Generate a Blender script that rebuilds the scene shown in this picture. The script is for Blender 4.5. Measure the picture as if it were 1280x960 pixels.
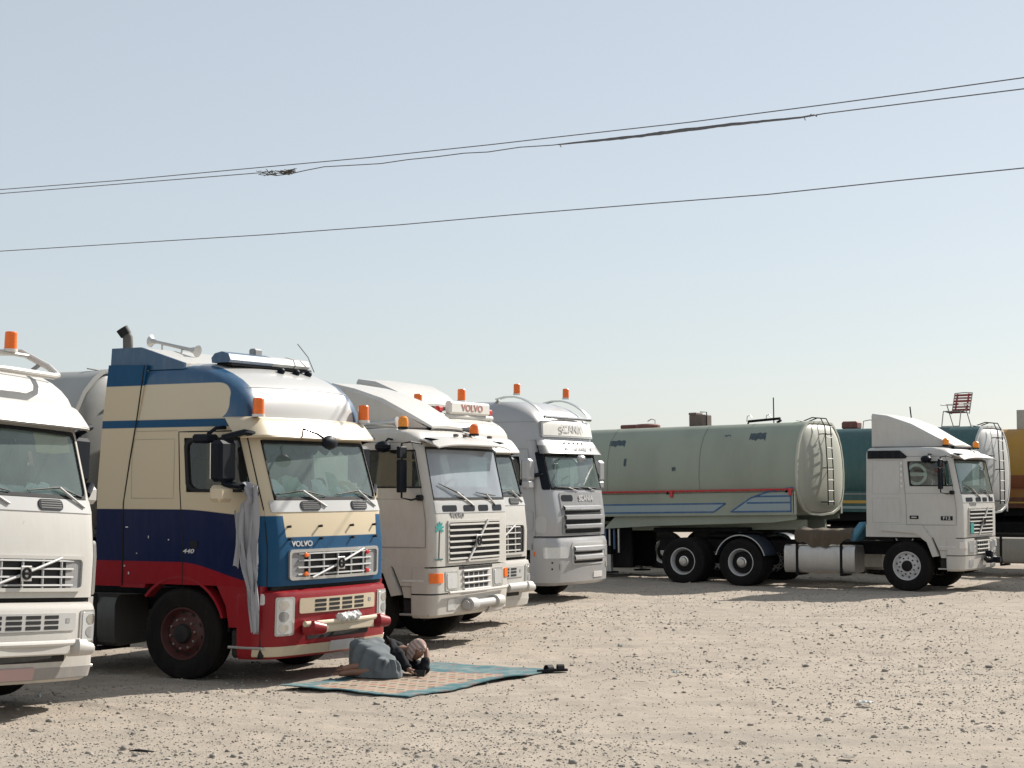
import bpy, math, random
import numpy as np
from mathutils import Vector, Matrix
R = math.radians
C = bpy.context.scene.collection
for o in list(bpy.data.objects): bpy.data.objects.remove(o)
random.seed(7); RNG = np.random.default_rng(7)

# ------------------------------------------------------------------ camera, light, exposure
FPX, HOR, CAMH = 2300.0, 612.0, 2.16
cam_d = bpy.data.cameras.new("camera"); cam = bpy.data.objects.new("camera", cam_d); C.objects.link(cam)
cam.location = (0, 0, CAMH)
cam_d.sensor_width = 36.0; cam_d.lens = 36.0 * FPX / 1280.0
cam.rotation_euler = (R(90) + math.atan((HOR - 480) / FPX), 0, 0)
cam_d.clip_start = 0.1; cam_d.clip_end = 20000
bpy.context.scene.camera = cam
SUN_AZ, SUN_EL = R(47), R(36)          # azimuth right of the viewing direction, elevation
world = bpy.data.worlds.new("World"); bpy.context.scene.world = world; world.use_nodes = True
wn = world.node_tree; wn.nodes.clear()
sky = wn.nodes.new("ShaderNodeTexSky"); sky.sky_type = 'NISHITA'; sky.sun_disc = False
sky.sun_elevation = SUN_EL; sky.sun_rotation = SUN_AZ
sky.air_density = 1.0; sky.dust_density = 1.2; sky.ozone_density = 1.0; sky.altitude = 600
hs = wn.nodes.new("ShaderNodeHueSaturation"); hs.inputs['Saturation'].default_value = 0.75; hs.inputs['Value'].default_value = 1.0
bg = wn.nodes.new("ShaderNodeBackground"); bg.inputs['Strength'].default_value = 0.069
wo = wn.nodes.new("ShaderNodeOutputWorld")
hz = wn.nodes.new("ShaderNodeMix"); hz.data_type = 'RGBA'; hz.inputs[0].default_value = 0.5; hz.inputs[7].default_value = (6.5, 6.95, 7.25, 1)   # milky dust veil over the whole sky
wn.links.new(sky.outputs[0], hs.inputs['Color']); wn.links.new(hs.outputs[0], hz.inputs[6]); wn.links.new(hz.outputs[2], bg.inputs[0]); wn.links.new(bg.outputs[0], wo.inputs[0])
sun_d = bpy.data.lights.new("sun", 'SUN'); sun = bpy.data.objects.new("sun", sun_d); C.objects.link(sun)
sun_d.energy = 4.7; sun_d.angle = R(0.55); sun_d.color = (1.0, 0.94, 0.86)
sd = Vector((math.sin(SUN_AZ) * math.cos(SUN_EL), math.cos(SUN_AZ) * math.cos(SUN_EL), math.sin(SUN_EL)))
sun.rotation_euler = sd.to_track_quat('Z', 'Y').to_euler(); sun.location = sd * 60
sc = bpy.context.scene
sc.render.engine = 'CYCLES'
sc.view_settings.view_transform = 'Standard'; sc.view_settings.look = 'None'
sc.view_settings.exposure = 0.66; sc.view_settings.gamma = 1.0; sc.view_settings.use_curve_mapping = False
sc.cycles.max_bounces = 8; sc.cycles.transparent_max_bounces = 16

# ------------------------------------------------------------------ tags
def tag(o, label=None, cat=None, group=None, kind=None):
    if label: o['label'] = label
    if cat: o['category'] = cat
    if group: o['group'] = group
    if kind: o['kind'] = kind
    return o
def thing(name, label, cat, loc=(0, 0, 0), rotz=0.0, group=None, pitch=0.0):
    o = bpy.data.objects.new(name, None); C.objects.link(o)
    o.empty_display_size = 0.3
    o.location = loc; o.rotation_euler = (0, pitch, rotz)
    return tag(o, label, cat, group)

# ------------------------------------------------------------------ materials
def nm(nt, op, a, b=None, c=None, clamp=False):
    n = nt.nodes.new("ShaderNodeMath"); n.operation = op; n.use_clamp = clamp
    for i, x in enumerate((a, b, c)):
        if x is None: continue
        if isinstance(x, (int, float)): n.inputs[i].default_value = x
        else: nt.links.new(x, n.inputs[i])
    return n.outputs[0]
def nmix(nt, fac, a, b):
    n = nt.nodes.new("ShaderNodeMix"); n.data_type = 'RGBA'
    for sock, x in ((n.inputs[0], fac), (n.inputs[6], a), (n.inputs[7], b)):
        if isinstance(x, (int, float)): sock.default_value = x
        elif isinstance(x, tuple): sock.default_value = (*x[:3], 1)
        else: nt.links.new(x, sock)
    return n.outputs[2]
def nnoise(nt, vec, scale, detail=4.0, rough=0.55, stretch=None):
    if stretch:
        mp = nt.nodes.new("ShaderNodeMapping"); mp.inputs['Scale'].default_value = stretch
        nt.links.new(vec, mp.inputs[0]); vec = mp.outputs[0]
    n = nt.nodes.new("ShaderNodeTexNoise"); n.inputs['Scale'].default_value = scale
    n.inputs['Detail'].default_value = detail; n.inputs['Roughness'].default_value = rough
    nt.links.new(vec, n.inputs['Vector'])
    return n.outputs['Fac']
def ramp01(nt, x, lo, hi):
    n = nt.nodes.new("ShaderNodeMapRange"); n.interpolation_type = 'SMOOTHSTEP'
    n.inputs[1].default_value = lo; n.inputs[2].default_value = hi
    nt.links.new(x, n.inputs[0]); return n.outputs[0]
DUST = (0.40, 0.34, 0.27)
def paint(name, col, rough=0.35, dust=0.25, metal=0.0, coat=0.0, colfn=None, chip=0.0, bump=0.0, spec=0.5, wear=None):
    m = bpy.data.materials.new(name); m.use_nodes = True
    if wear is None: wear = 0.14 * min(1.0, max(col) / 0.3)
    nt = m.node_tree; b = nt.nodes['Principled BSDF']
    tc = nt.nodes.new("ShaderNodeTexCoord"); ob = tc.outputs['Object']
    sx = nt.nodes.new("ShaderNodeSeparateXYZ"); nt.links.new(ob, sx.inputs[0])
    base = colfn(nt, sx.outputs[0], sx.outputs[1], sx.outputs[2]) if colfn else col
    n1 = nnoise(nt, ob, 2.3, 5, 0.6); n2 = nnoise(nt, ob, 14.0, 4, 0.65, stretch=(1, 1, 0.25))
    # a little wear in tone, then road dust (heavier low down), then stone chips
    var = nmix(nt, nm(nt, 'MULTIPLY', ramp01(nt, n1, 0.3, 0.75), wear), base, (0.30, 0.27, 0.22))
    low = nm(nt, 'MULTIPLY', ramp01(nt, sx.outputs[2], 1.6, 0.2), 0.8)
    fac = nm(nt, 'MULTIPLY', nm(nt, 'ADD', low, ramp01(nt, n2, 0.38, 0.78)), dust, clamp=True)
    out = nmix(nt, fac, var, DUST)
    if chip > 0:
        n3 = nnoise(nt, ob, 9.0, 6, 0.7)
        out = nmix(nt, nm(nt, 'MULTIPLY', ramp01(nt, n3, 0.68, 0.72), chip), out, (0.09, 0.06, 0.045))
    nt.links.new(out, b.inputs['Base Color'])
    nt.links.new(nm(nt, 'ADD', nm(nt, 'MULTIPLY', fac, 0.5), rough, clamp=True), b.inputs['Roughness'])
    b.inputs['Metallic'].default_value = metal; b.inputs['Coat Weight'].default_value = coat
    b.inputs['Coat Roughness'].default_value = 0.12; b.inputs['Specular IOR Level'].default_value = spec
    if bump > 0:
        bp = nt.nodes.new("ShaderNodeBump"); bp.inputs['Strength'].default_value = bump; bp.inputs['Distance'].default_value = 0.02
        nt.links.new(nnoise(nt, ob, 5.0, 3), bp.inputs['Height']); nt.links.new(bp.outputs[0], b.inputs['Normal'])
    return m
def glass(name, tint=(0.80, 0.90, 0.87), dust=0.16, dustcol=(0.55, 0.56, 0.53)):
    m = bpy.data.materials.new(name); m.use_nodes = True
    nt = m.node_tree; nt.nodes.clear()
    out = nt.nodes.new("ShaderNodeOutputMaterial")
    tr = nt.nodes.new("ShaderNodeBsdfTransparent"); tr.inputs[0].default_value = (*tint, 1)
    gl = nt.nodes.new("ShaderNodeBsdfGlossy"); gl.inputs['Roughness'].default_value = 0.03; gl.inputs['Color'].default_value = (0.95, 0.98, 1, 1)
    fr = nt.nodes.new("ShaderNodeFresnel"); fr.inputs[0].default_value = 1.55
    df = nt.nodes.new("ShaderNodeBsdfDiffuse"); df.inputs[0].default_value = (*dustcol, 1)
    tc = nt.nodes.new("ShaderNodeTexCoord")
    n = nnoise(nt, tc.outputs['Object'], 0.9, 3, 0.5)
    f = nm(nt, 'MULTIPLY', nm(nt, 'ADD', 0.45, nm(nt, 'MULTIPLY', ramp01(nt, n, 0.2, 0.8), 0.55)), dust * 1.5)
    m1 = nt.nodes.new("ShaderNodeMixShader"); m2 = nt.nodes.new("ShaderNodeMixShader")
    nt.links.new(fr.outputs[0], m1.inputs[0]); nt.links.new(tr.outputs[0], m1.inputs[1]); nt.links.new(gl.outputs[0], m1.inputs[2])
    nt.links.new(f, m2.inputs[0]); nt.links.new(m1.outputs[0], m2.inputs[1]); nt.links.new(df.outputs[0], m2.inputs[2])
    nt.links.new(m2.outputs[0], out.inputs[0])
    return m
def lamp_plastic(name, col, trans=0.35):
    m = bpy.data.materials.new(name); m.use_nodes = True
    nt = m.node_tree; b = nt.nodes['Principled BSDF']
    tc = nt.nodes.new("ShaderNodeTexCoord")
    wv = nt.nodes.new("ShaderNodeTexWave"); wv.bands_direction = 'Z'; wv.inputs['Scale'].default_value = 22
    nt.links.new(tc.outputs['Object'], wv.inputs[0])
    nt.links.new(nmix(nt, wv.outputs['Fac'], col, tuple(c * 0.72 for c in col)), b.inputs['Base Color'])
    b.inputs['Roughness'].default_value = 0.25
    b.inputs['Subsurface Weight'].default_value = trans; b.inputs['Subsurface Radius'].default_value = (0.1, 0.04, 0.01); b.inputs['Subsurface Scale'].default_value = 0.3
    return m

CREAM = (0.56, 0.475, 0.335); BLUE = (0.006, 0.065, 0.15); BLUE_SHADE = (0.001, 0.007, 0.05); RED = (0.25, 0.005, 0.012); WHITE = (0.46, 0.46, 0.445)
def fh_paint(nt, X, Y, Z):
    st = lambda x, e, w=0.006: ramp01(nt, x, e - w, e + w)
    AND = lambda *a: a[0] if len(a) == 1 else nm(nt, 'MULTIPLY', a[0], AND(*a[1:]))
    NOT = lambda a: nm(nt, 'SUBTRACT', 1.0, a)
    OR = lambda a, b: nm(nt, 'MAXIMUM', a, b)
    aY = nm(nt, 'ABSOLUTE', Y)
    fwd = ramp01(nt, X, 0.0, 1.15)
    # cream above the waist, blue belt with side shade painted in darker, red sill that dips over the door
    zc = nm(nt, 'ADD', Z, nm(nt, 'MULTIPLY', fwd, 0.07))
    above = st(zc, 1.935)
    zr = nm(nt, 'ADD', Z, nm(nt, 'MULTIPLY', fwd, 0.21))
    belt = st(zr, 1.335)
    panel = AND(st(X, 1.12), st(Z, 1.625), NOT(st(nm(nt, 'ADD', aY, nm(nt, 'MULTIPLY', Z, -0.12)), 0.72)))
    front = st(X, 0.98)
    blue_lo = nmix(nt, front, BLUE_SHADE, BLUE)  # same blue as the front; side shade painted in as a darker blue
    c = nmix(nt, OR(belt, AND(front, st(Z, 0.9))), RED, blue_lo)
    c = nmix(nt, above, c, CREAM)
    c = nmix(nt, panel, c, CREAM)
    c = nmix(nt, AND(st(Z, 2.875), NOT(st(Z, 2.965)), NOT(st(X, 0.9))), c, BLUE)
    return c
def fh_roof_paint(nt, X, Y, Z):
    st = lambda x, e, w=0.006: ramp01(nt, x, e - w, e + w)
    NOT = lambda a: nm(nt, 'SUBTRACT', 1.0, a)
    MUL = lambda a, b: nm(nt, 'MULTIPLY', a, b)
    # rounded cream field on the side of the high roof: signed distance of a rounded box
    qx = nm(nt, 'MAXIMUM', nm(nt, 'SUBTRACT', X, 0.50), 0.0)
    qz = nm(nt, 'MAXIMUM', nm(nt, 'SUBTRACT', nm(nt, 'ABSOLUTE', nm(nt, 'SUBTRACT', Z, 3.17)), 0.04), 0.0)
    d = nm(nt, 'SQRT', nm(nt, 'ADD', MUL(qx, qx), MUL(qz, qz)))
    cream = NOT(st(d, 0.165))
    qx2 = nm(nt, 'MAXIMUM', nm(nt, 'SUBTRACT', X, 0.55), 0.0)
    qz2 = nm(nt, 'MAXIMUM', nm(nt, 'SUBTRACT', Z, 3.17), 0.0)
    d2 = nm(nt, 'SQRT', nm(nt, 'ADD', MUL(qx2, qx2), nm(nt, 'MULTIPLY', MUL(qz2, qz2), 0.85)))
    side = MUL(NOT(st(d2, 0.385)), st(nm(nt, 'ABSOLUTE', Y), 0.93))
    c = nmix(nt, side, WHITE, BLUE)
    return nmix(nt, MUL(cream, st(nm(nt, 'ABSOLUTE', Y), 0.93)), c, CREAM)
def tank_paint(base, stains=True, bands=None):
    def fn(nt, X, Y, Z):
        c = base
        if bands:
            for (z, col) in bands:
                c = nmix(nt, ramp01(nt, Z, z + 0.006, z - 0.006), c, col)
        cx = nt.nodes.new("ShaderNodeCombineXYZ")
        nt.links.new(X, cx.inputs[0]); nt.links.new(Y, cx.inputs[1]); nt.links.new(Z, cx.inputs[2])
        n = nnoise(nt, cx.outputs[0], 1.1, 3, 0.5, stretch=(1, 1, 0.35))
        c = nmix(nt, nm(nt, 'MULTIPLY', ramp01(nt, n, 0.35, 0.7), 0.38), c, tuple(x * .62 for x in base))
        if stains:
            n2 = nnoise(nt, cx.outputs[0], 3.1, 6, 0.7, stretch=(1.0, 1, 1.4))
            c = nmix(nt, nm(nt, 'MULTIPLY', ramp01(nt, n2, 0.73, 0.75), 0.85), c, (0.05, 0.075, 0.08))
        return c
    return fn
M = dict(
    white=paint('white paint', (0.52, 0.51, 0.48), 0.4, 0.2, coat=0.15, chip=0.25),
    offwhite=paint('aged white paint', (0.50, 0.49, 0.455), 0.45, 0.26, coat=0.15, chip=0.35),
    cream=paint('cream paint', CREAM, 0.35, 0.12, coat=0.3, chip=0.15),
    fh=paint('cream blue red livery', CREAM, 0.42, 0.015, wear=0.01, coat=0.04, spec=.15, colfn=fh_paint),
    fhroof=paint('high roof livery', WHITE, 0.34, 0.05, wear=0.03, coat=0.35, colfn=fh_roof_paint),
    blue=paint('blue paint', BLUE, 0.34, 0.10, coat=0.35),
    red=paint('red paint', RED, 0.38, 0.02, coat=0.06, chip=0.15, wear=.02, spec=.25),
    silver=paint('silver paint', (0.36, 0.37, 0.385), 0.38, 0.18, metal=0.2, coat=0.4),
    grey=paint('grey plastic', (0.22, 0.23, 0.24), 0.5, 0.3),
    lgrey=paint('light grey plastic', (0.42, 0.43, 0.43), 0.45, 0.25),
    black=paint('black plastic', (0.008, 0.009, 0.011), 0.6, 0.03, spec=.25),
    mirrorback=paint('dark mirror shell', (0.003, 0.006, 0.012), 0.5, 0.01, spec=.15),
    rubber=paint('tyre rubber', (0.007, 0.007, 0.008), 0.9, 0.02, spec=.12),
    dark=paint('dark chassis steel', (0.009, 0.009, 0.010), 0.8, 0.02, spec=.12),
    chrome=paint('dull chrome', (0.62, 0.62, 0.60), 0.22, 0.15, metal=0.95),
    alu=paint('aluminium', (0.52, 0.52, 0.51), 0.34, 0.25, metal=0.8),
    rim=paint('steel rim grey', (0.60, 0.60, 0.60), 0.4, 0.10, metal=0.1), darkalu=paint('dark aluminium', (0.07, 0.07, 0.065), 0.45, 0.04, metal=.4), grimgrey=paint('grimy grey', (0.20, 0.205, 0.19), 0.7, 0.3),  # dark aluminium: one even dark tone for a fuel tank
    rimred=paint('dark red rim', (0.05, 0.004, 0.005), 0.45, 0.04),
    darkint=paint('dark interior trim', (0.09, 0.095, 0.09), 0.8, 0.1),
    tanint=paint('tan interior trim', (0.20, 0.18, 0.15), 0.85, 0.1),
    seatgreen=paint('green seat cloth', (0.01, 0.07, 0.02), 0.9, 0.0, bump=0.4),
    curtain=paint('curtain cloth', (0.05, 0.07, 0.05), 0.9, 0.0),
    yellowcloth=paint('yellow cloth', (0.45, 0.33, 0.14), 0.9, 0.0),
    paper=paint('pale paper', (0.7, 0.72, 0.70), 0.8, 0.0),
    paperblue=paint('pale blue paper', (0.15, 0.42, 0.55), 0.8, 0.0),
    lampglass=paint('headlamp lens', (0.62, 0.65, 0.66), 0.12, 0.15, coat=1.0, metal=0.3),
    plate=paint('plate white', (0.62, 0.62, 0.62), 0.5, 0.2),
    amber=lamp_plastic('amber lens', (0.95, 0.19, 0.01)), yellowlens=lamp_plastic('yellow amber lens', (0.95, 0.33, 0.02)),
    redlens=lamp_plastic('red lens', (0.6, 0.02, 0.02), 0.1), clear=lamp_plastic('clear lens', (0.75, 0.72, 0.68), 0.1),
    glass=glass('windscreen glass', (0.78, 0.96, 0.92), 0.14, (0.54, 0.68, 0.64)), glassdusty=glass('dusty windscreen glass', (0.74, 0.83, 0.86), 0.42, (0.52, 0.57, 0.63)),
    sideglass=glass('side window glass', (0.62, 0.75, 0.72), 0.03),
    sage=paint('sage green tank paint', (0.275, 0.315, 0.25), 0.5, 0.14, colfn=tank_paint((0.275, 0.315, 0.25)), bump=.12),
    weld=paint('weld line', (0.15, 0.18, 0.15), 0.7, 0.1), sagelight=paint('pale tank end paint', (0.42, 0.43, 0.36), 0.5, 0.2, chip=0.1),
    greytank=paint('grey tank paint', (0.34, 0.35, 0.34), 0.5, 0.2, colfn=tank_paint((0.34, 0.35, 0.34), False)),
    teal=paint('dark teal tank paint', (0.022, 0.085, 0.088), 0.45, 0.06, colfn=tank_paint((0.022, 0.085, 0.088), False)),
    palegrey=paint('pale grey tank end', (0.50, 0.51, 0.50), 0.5, 0.2),
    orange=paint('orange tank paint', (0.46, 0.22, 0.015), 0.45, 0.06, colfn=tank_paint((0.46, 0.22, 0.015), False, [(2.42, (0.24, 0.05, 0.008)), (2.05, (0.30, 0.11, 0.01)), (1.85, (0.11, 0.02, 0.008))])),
    skirtblue=paint('pale blue skirt paint', (0.25, 0.33, 0.36), 0.5, 0.2),
    guard=paint('navy mudguard', (0.012, 0.025, 0.05), 0.5, 0.03), stripeblue=paint('stripe blue', (0.02, 0.09, 0.22), 0.45, 0.15),
    clothgrey=paint('pale cloth', (0.45, 0.47, 0.45), 0.9, 0.0), palegreen=paint('pale green cloth', (0.35, 0.45, 0.33), 0.9, 0.0),
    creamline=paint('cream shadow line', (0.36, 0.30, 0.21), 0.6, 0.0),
    pinkplate=paint('faded red plate', (0.48, 0.30, 0.30), 0.6, 0.2), soot=paint('sooty pipe', (0.07, 0.07, 0.068), 0.6, 0.1),
    hood=paint('tan hood', (0.46, 0.41, 0.35), 0.6, 0.1),
    patch=paint('faded navy patch', (0.035, 0.06, 0.075), 0.6, 0.1),
    stripered=paint('stripe red', (0.50, 0.012, 0.02), 0.5, 0.05),
    yellow=paint('stripe ochre', (0.50, 0.29, 0.03), 0.5, 0.1),
    rust=paint('rusty red hatch', (0.16, 0.045, 0.035), 0.7, 0.2),
    brown=paint('brown box', (0.13, 0.095, 0.08), 0.8, 0.2),
    sand=paint('brown tarpaulin', (0.075, 0.055, 0.035), 0.9, 0.1, bump=.4),
    tarp=paint('blue tarpaulin', (0.04, 0.20, 0.32), 0.6, 0.1),
    decal=paint('dark green decal', (0.01, 0.10, 0.09), 0.5, 0.0), teald=paint('teal decal', (0.02, 0.30, 0.28), 0.5, 0.0),
    signwhite=paint('sign white', (0.72, 0.71, 0.66), 0.5, 0.1), signred=paint('faded sign red', (0.42, 0.16, 0.14), 0.6, 0.1),
    lettergrey=paint('letter grey', (0.30, 0.30, 0.30), 0.5, 0.1),
    wire=paint('wire grey', (0.13, 0.13, 0.14), 0.6, 0.0), vis=paint('dark visor band', (0.07, 0.075, 0.08), 0.4, 0.1),
)
# ------------------------------------------------------------------ mesh builder
def V(*a): return np.array(a, float)
class MB:
    def __init__(s): s.v = []; s.f = []; s.m = []; s.mats = []
    def mi(s, mat):
        if mat not in s.mats: s.mats.append(mat)
        return s.mats.index(mat)
    def add(s, vs, fs, mat, T=None):
        b = len(s.v); k = s.mi(mat)
        for p in vs:
            if T is not None: p = T @ Vector((float(p[0]), float(p[1]), float(p[2])))
            s.v.append((float(p[0]), float(p[1]), float(p[2])))
        for f in fs: s.f.append(tuple(i + b for i in f)); s.m.append(k)
        return s
    def box(s, c, d, mat, bev=0.01, T=None):
        hx, hy, hz = d[0] / 2, d[1] / 2, d[2] / 2
        b = min(bev, hx * .49, hy * .49, hz * .49)
        vs = []; idx = {}
        for X in (-1, 1):
            for Y in (-1, 1):
                for Z in (-1, 1):
                    for a in range(3):
                        p = [X * (hx - b), Y * (hy - b), Z * (hz - b)]; p[a] = (X, Y, Z)[a] * (hx, hy, hz)[a]
                        idx[(X, Y, Z, a)] = len(vs); vs.append((p[0] + c[0], p[1] + c[1], p[2] + c[2]))
        fs = []; S4 = ((-1, -1), (1, -1), (1, 1), (-1, 1))
        for a in range(3):
            o1, o2 = (a + 1) % 3, (a + 2) % 3
            for sg in (-1, 1):
                q = []
                for (p, r) in S4:
                    k = [0, 0, 0]; k[a] = sg; k[o1] = p; k[o2] = r; q.append(idx[(*k, a)])
                fs.append(tuple(q if sg > 0 else q[::-1]))
            for p in (-1, 1):
                for r in (-1, 1):
                    k0 = [0, 0, 0]; k1 = [0, 0, 0]; k0[a] = -1; k1[a] = 1; k0[o1] = k1[o1] = p; k0[o2] = k1[o2] = r
                    q = [idx[(*k0, o1)], idx[(*k1, o1)], idx[(*k1, o2)], idx[(*k0, o2)]]
                    fs.append(tuple(q if p * r < 0 else q[::-1]))
        for X in (-1, 1):
            for Y in (-1, 1):
                for Z in (-1, 1):
                    q = [idx[(X, Y, Z, a)] for a in range(3)]
                    fs.append(tuple(q if X * Y * Z > 0 else q[::-1]))
        return s.add(vs, fs, mat, T)
    def tube(s, pts, r, mat, n=8, caps=True, T=None):
        pts = [np.array(p, float) for p in pts]; rs = r if isinstance(r, (list, tuple)) else [r] * len(pts)
        vs = []; ref = None
        for i, p in enumerate(pts):
            t = pts[min(i + 1, len(pts) - 1)] - pts[max(i - 1, 0)]; t = t / (np.linalg.norm(t) + 1e-9)
            if ref is None:
                ref = V(0, 0, 1) if abs(t[2]) < 0.9 else V(1, 0, 0)
            a = np.cross(t, ref); a /= np.linalg.norm(a) + 1e-9; b = np.cross(a, t); ref = b
            for k in range(n):
                th = 2 * math.pi * k / n; vs.append(p + rs[i] * (a * math.cos(th) + b * math.sin(th)))
        fs = []
        for i in range(len(pts) - 1):
            for k in range(n):
                k2 = (k + 1) % n; fs.append((i * n + k, i * n + k2, (i + 1) * n + k2, (i + 1) * n + k))
        if caps:
            fs.append(tuple(range(n))); fs.append(tuple((len(pts) - 1) * n + k for k in range(n))[::-1])
        return s.add(vs, fs, mat, T)
    def cyl(s, p0, p1, r, mat, n=16, r1=None, T=None): return s.tube([p0, p1], [r, r if r1 is None else r1], mat, n, True, T)
    def lathe(s, prof, mat, n=36, axis='Y', T=None, closed=False):
        vs = []
        for (r, y) in prof:
            for k in range(n):
                th = 2 * math.pi * k / n; a, b = r * math.cos(th), r * math.sin(th)
                vs.append((a, y, b) if axis == 'Y' else ((y, a, b) if axis == 'X' else (a, b, y)))
        fs = []; m = len(prof)
        for i in range(m if closed else m - 1):
            j = (i + 1) % m
            for k in range(n):
                k2 = (k + 1) % n; fs.append((i * n + k, j * n + k, j * n + k2, i * n + k2))
        return s.add(vs, fs, mat, T)
    def prism(s, poly, y0, y1, mat, T=None):         # polygon in (x, z) extruded along y
        n = len(poly)
        vs = [(p[0], y0, p[1]) for p in poly] + [(p[0], y1, p[1]) for p in poly]
        fs = [tuple(range(n)), tuple(range(2 * n - 1, n - 1, -1))]
        for i in range(n):
            j = (i + 1) % n; fs.append((i, i + n, j + n, j))
        return s.add(vs, fs, mat, T)
    def grid(s, P, mat, T=None, wrap=False):
        r, c = len(P), len(P[0]); vs = [p for row in P for p in row]; fs = []
        for i in range(r - 1):
            for j in range(c if wrap else c - 1):
                k = (j + 1) % c; fs.append((i * c + j, i * c + k, (i + 1) * c + k, (i + 1) * c + j))
        return s.add(vs, fs, mat, T)
    def sphere(s, c, r, mat, n=12, sq=(1, 1, 1), T=None):
        P = []
        for i in range(n // 2 + 1):
            ph = math.pi * i / (n // 2); ph = min(max(ph, 0.02), math.pi - 0.02)
            P.append([(c[0] + sq[0] * r * math.sin(ph) * math.cos(2 * math.pi * k / n), c[1] + sq[1] * r * math.sin(ph) * math.sin(2 * math.pi * k / n), c[2] + sq[2] * r * math.cos(ph)) for k in range(n)])
        s.grid(P, mat, T, True)
        return s
    def mesh(s, name, ang=32):
        me = bpy.data.meshes.new(name); me.from_pydata(s.v, [], s.f)
        for mt in s.mats: me.materials.append(mt)
        me.polygons.foreach_set('material_index', s.m)
        import bmesh
        bm = bmesh.new(); bm.from_mesh(me); bmesh.ops.remove_doubles(bm, verts=bm.verts, dist=1e-5)
        bmesh.ops.recalc_face_normals(bm, faces=bm.faces); bm.to_mesh(me); bm.free()
        me.polygons.foreach_set('use_smooth', [True] * len(me.polygons)); me.set_sharp_from_angle(angle=R(ang)); me.update()
        return me
    def build(s, name, parent=None, ang=32):
        o = bpy.data.objects.new(name, s.mesh(name, ang)); C.objects.link(o)
        if parent: o.parent = parent
        return o
def link_copy(src, parent, loc=None, rot=None):
    o = src.copy(); C.objects.link(o); o.parent = parent
    if loc is not None: o.location = loc
    if rot is not None: o.rotation_euler = rot
    return o
def copy_tree(src, parent=None):
    o = src.copy(); C.objects.link(o); o.parent = parent
    for ch in list(src.children): copy_tree(ch, o)
    return o
def writing(txt, name, size, T, mat, parent, depth=0.004, sx=1.0, shear=0.0, align='CENTER'):
    cu = bpy.data.curves.new(name, 'FONT'); cu.body = txt; cu.size = size; cu.extrude = depth; cu.shear = shear
    cu.align_x = align; cu.align_y = 'CENTER'; cu.offset = size * 0.012
    o = bpy.data.objects.new(name, cu); C.objects.link(o)
    me = bpy.data.meshes.new_from_object(o.evaluated_get(bpy.context.evaluated_depsgraph_get()))
    bpy.data.objects.remove(o); bpy.data.curves.remove(cu)
    me.transform(T @ Matrix.Diagonal((sx, 1, 1, 1))); me.materials.clear(); me.materials.append(mat)
    r = bpy.data.objects.new(name, me); C.objects.link(r); r.parent = parent
    return r
def frameT(p, xdir, zdir):            # local x along xdir (reading direction), local z = facing direction
    x = Vector(xdir).normalized(); z = Vector(zdir).normalized(); y = z.cross(x).normalized(); x = y.cross(z)
    m = Matrix((x, y, z)).transposed().to_4x4(); m.translation = Vector(p); return m

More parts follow.
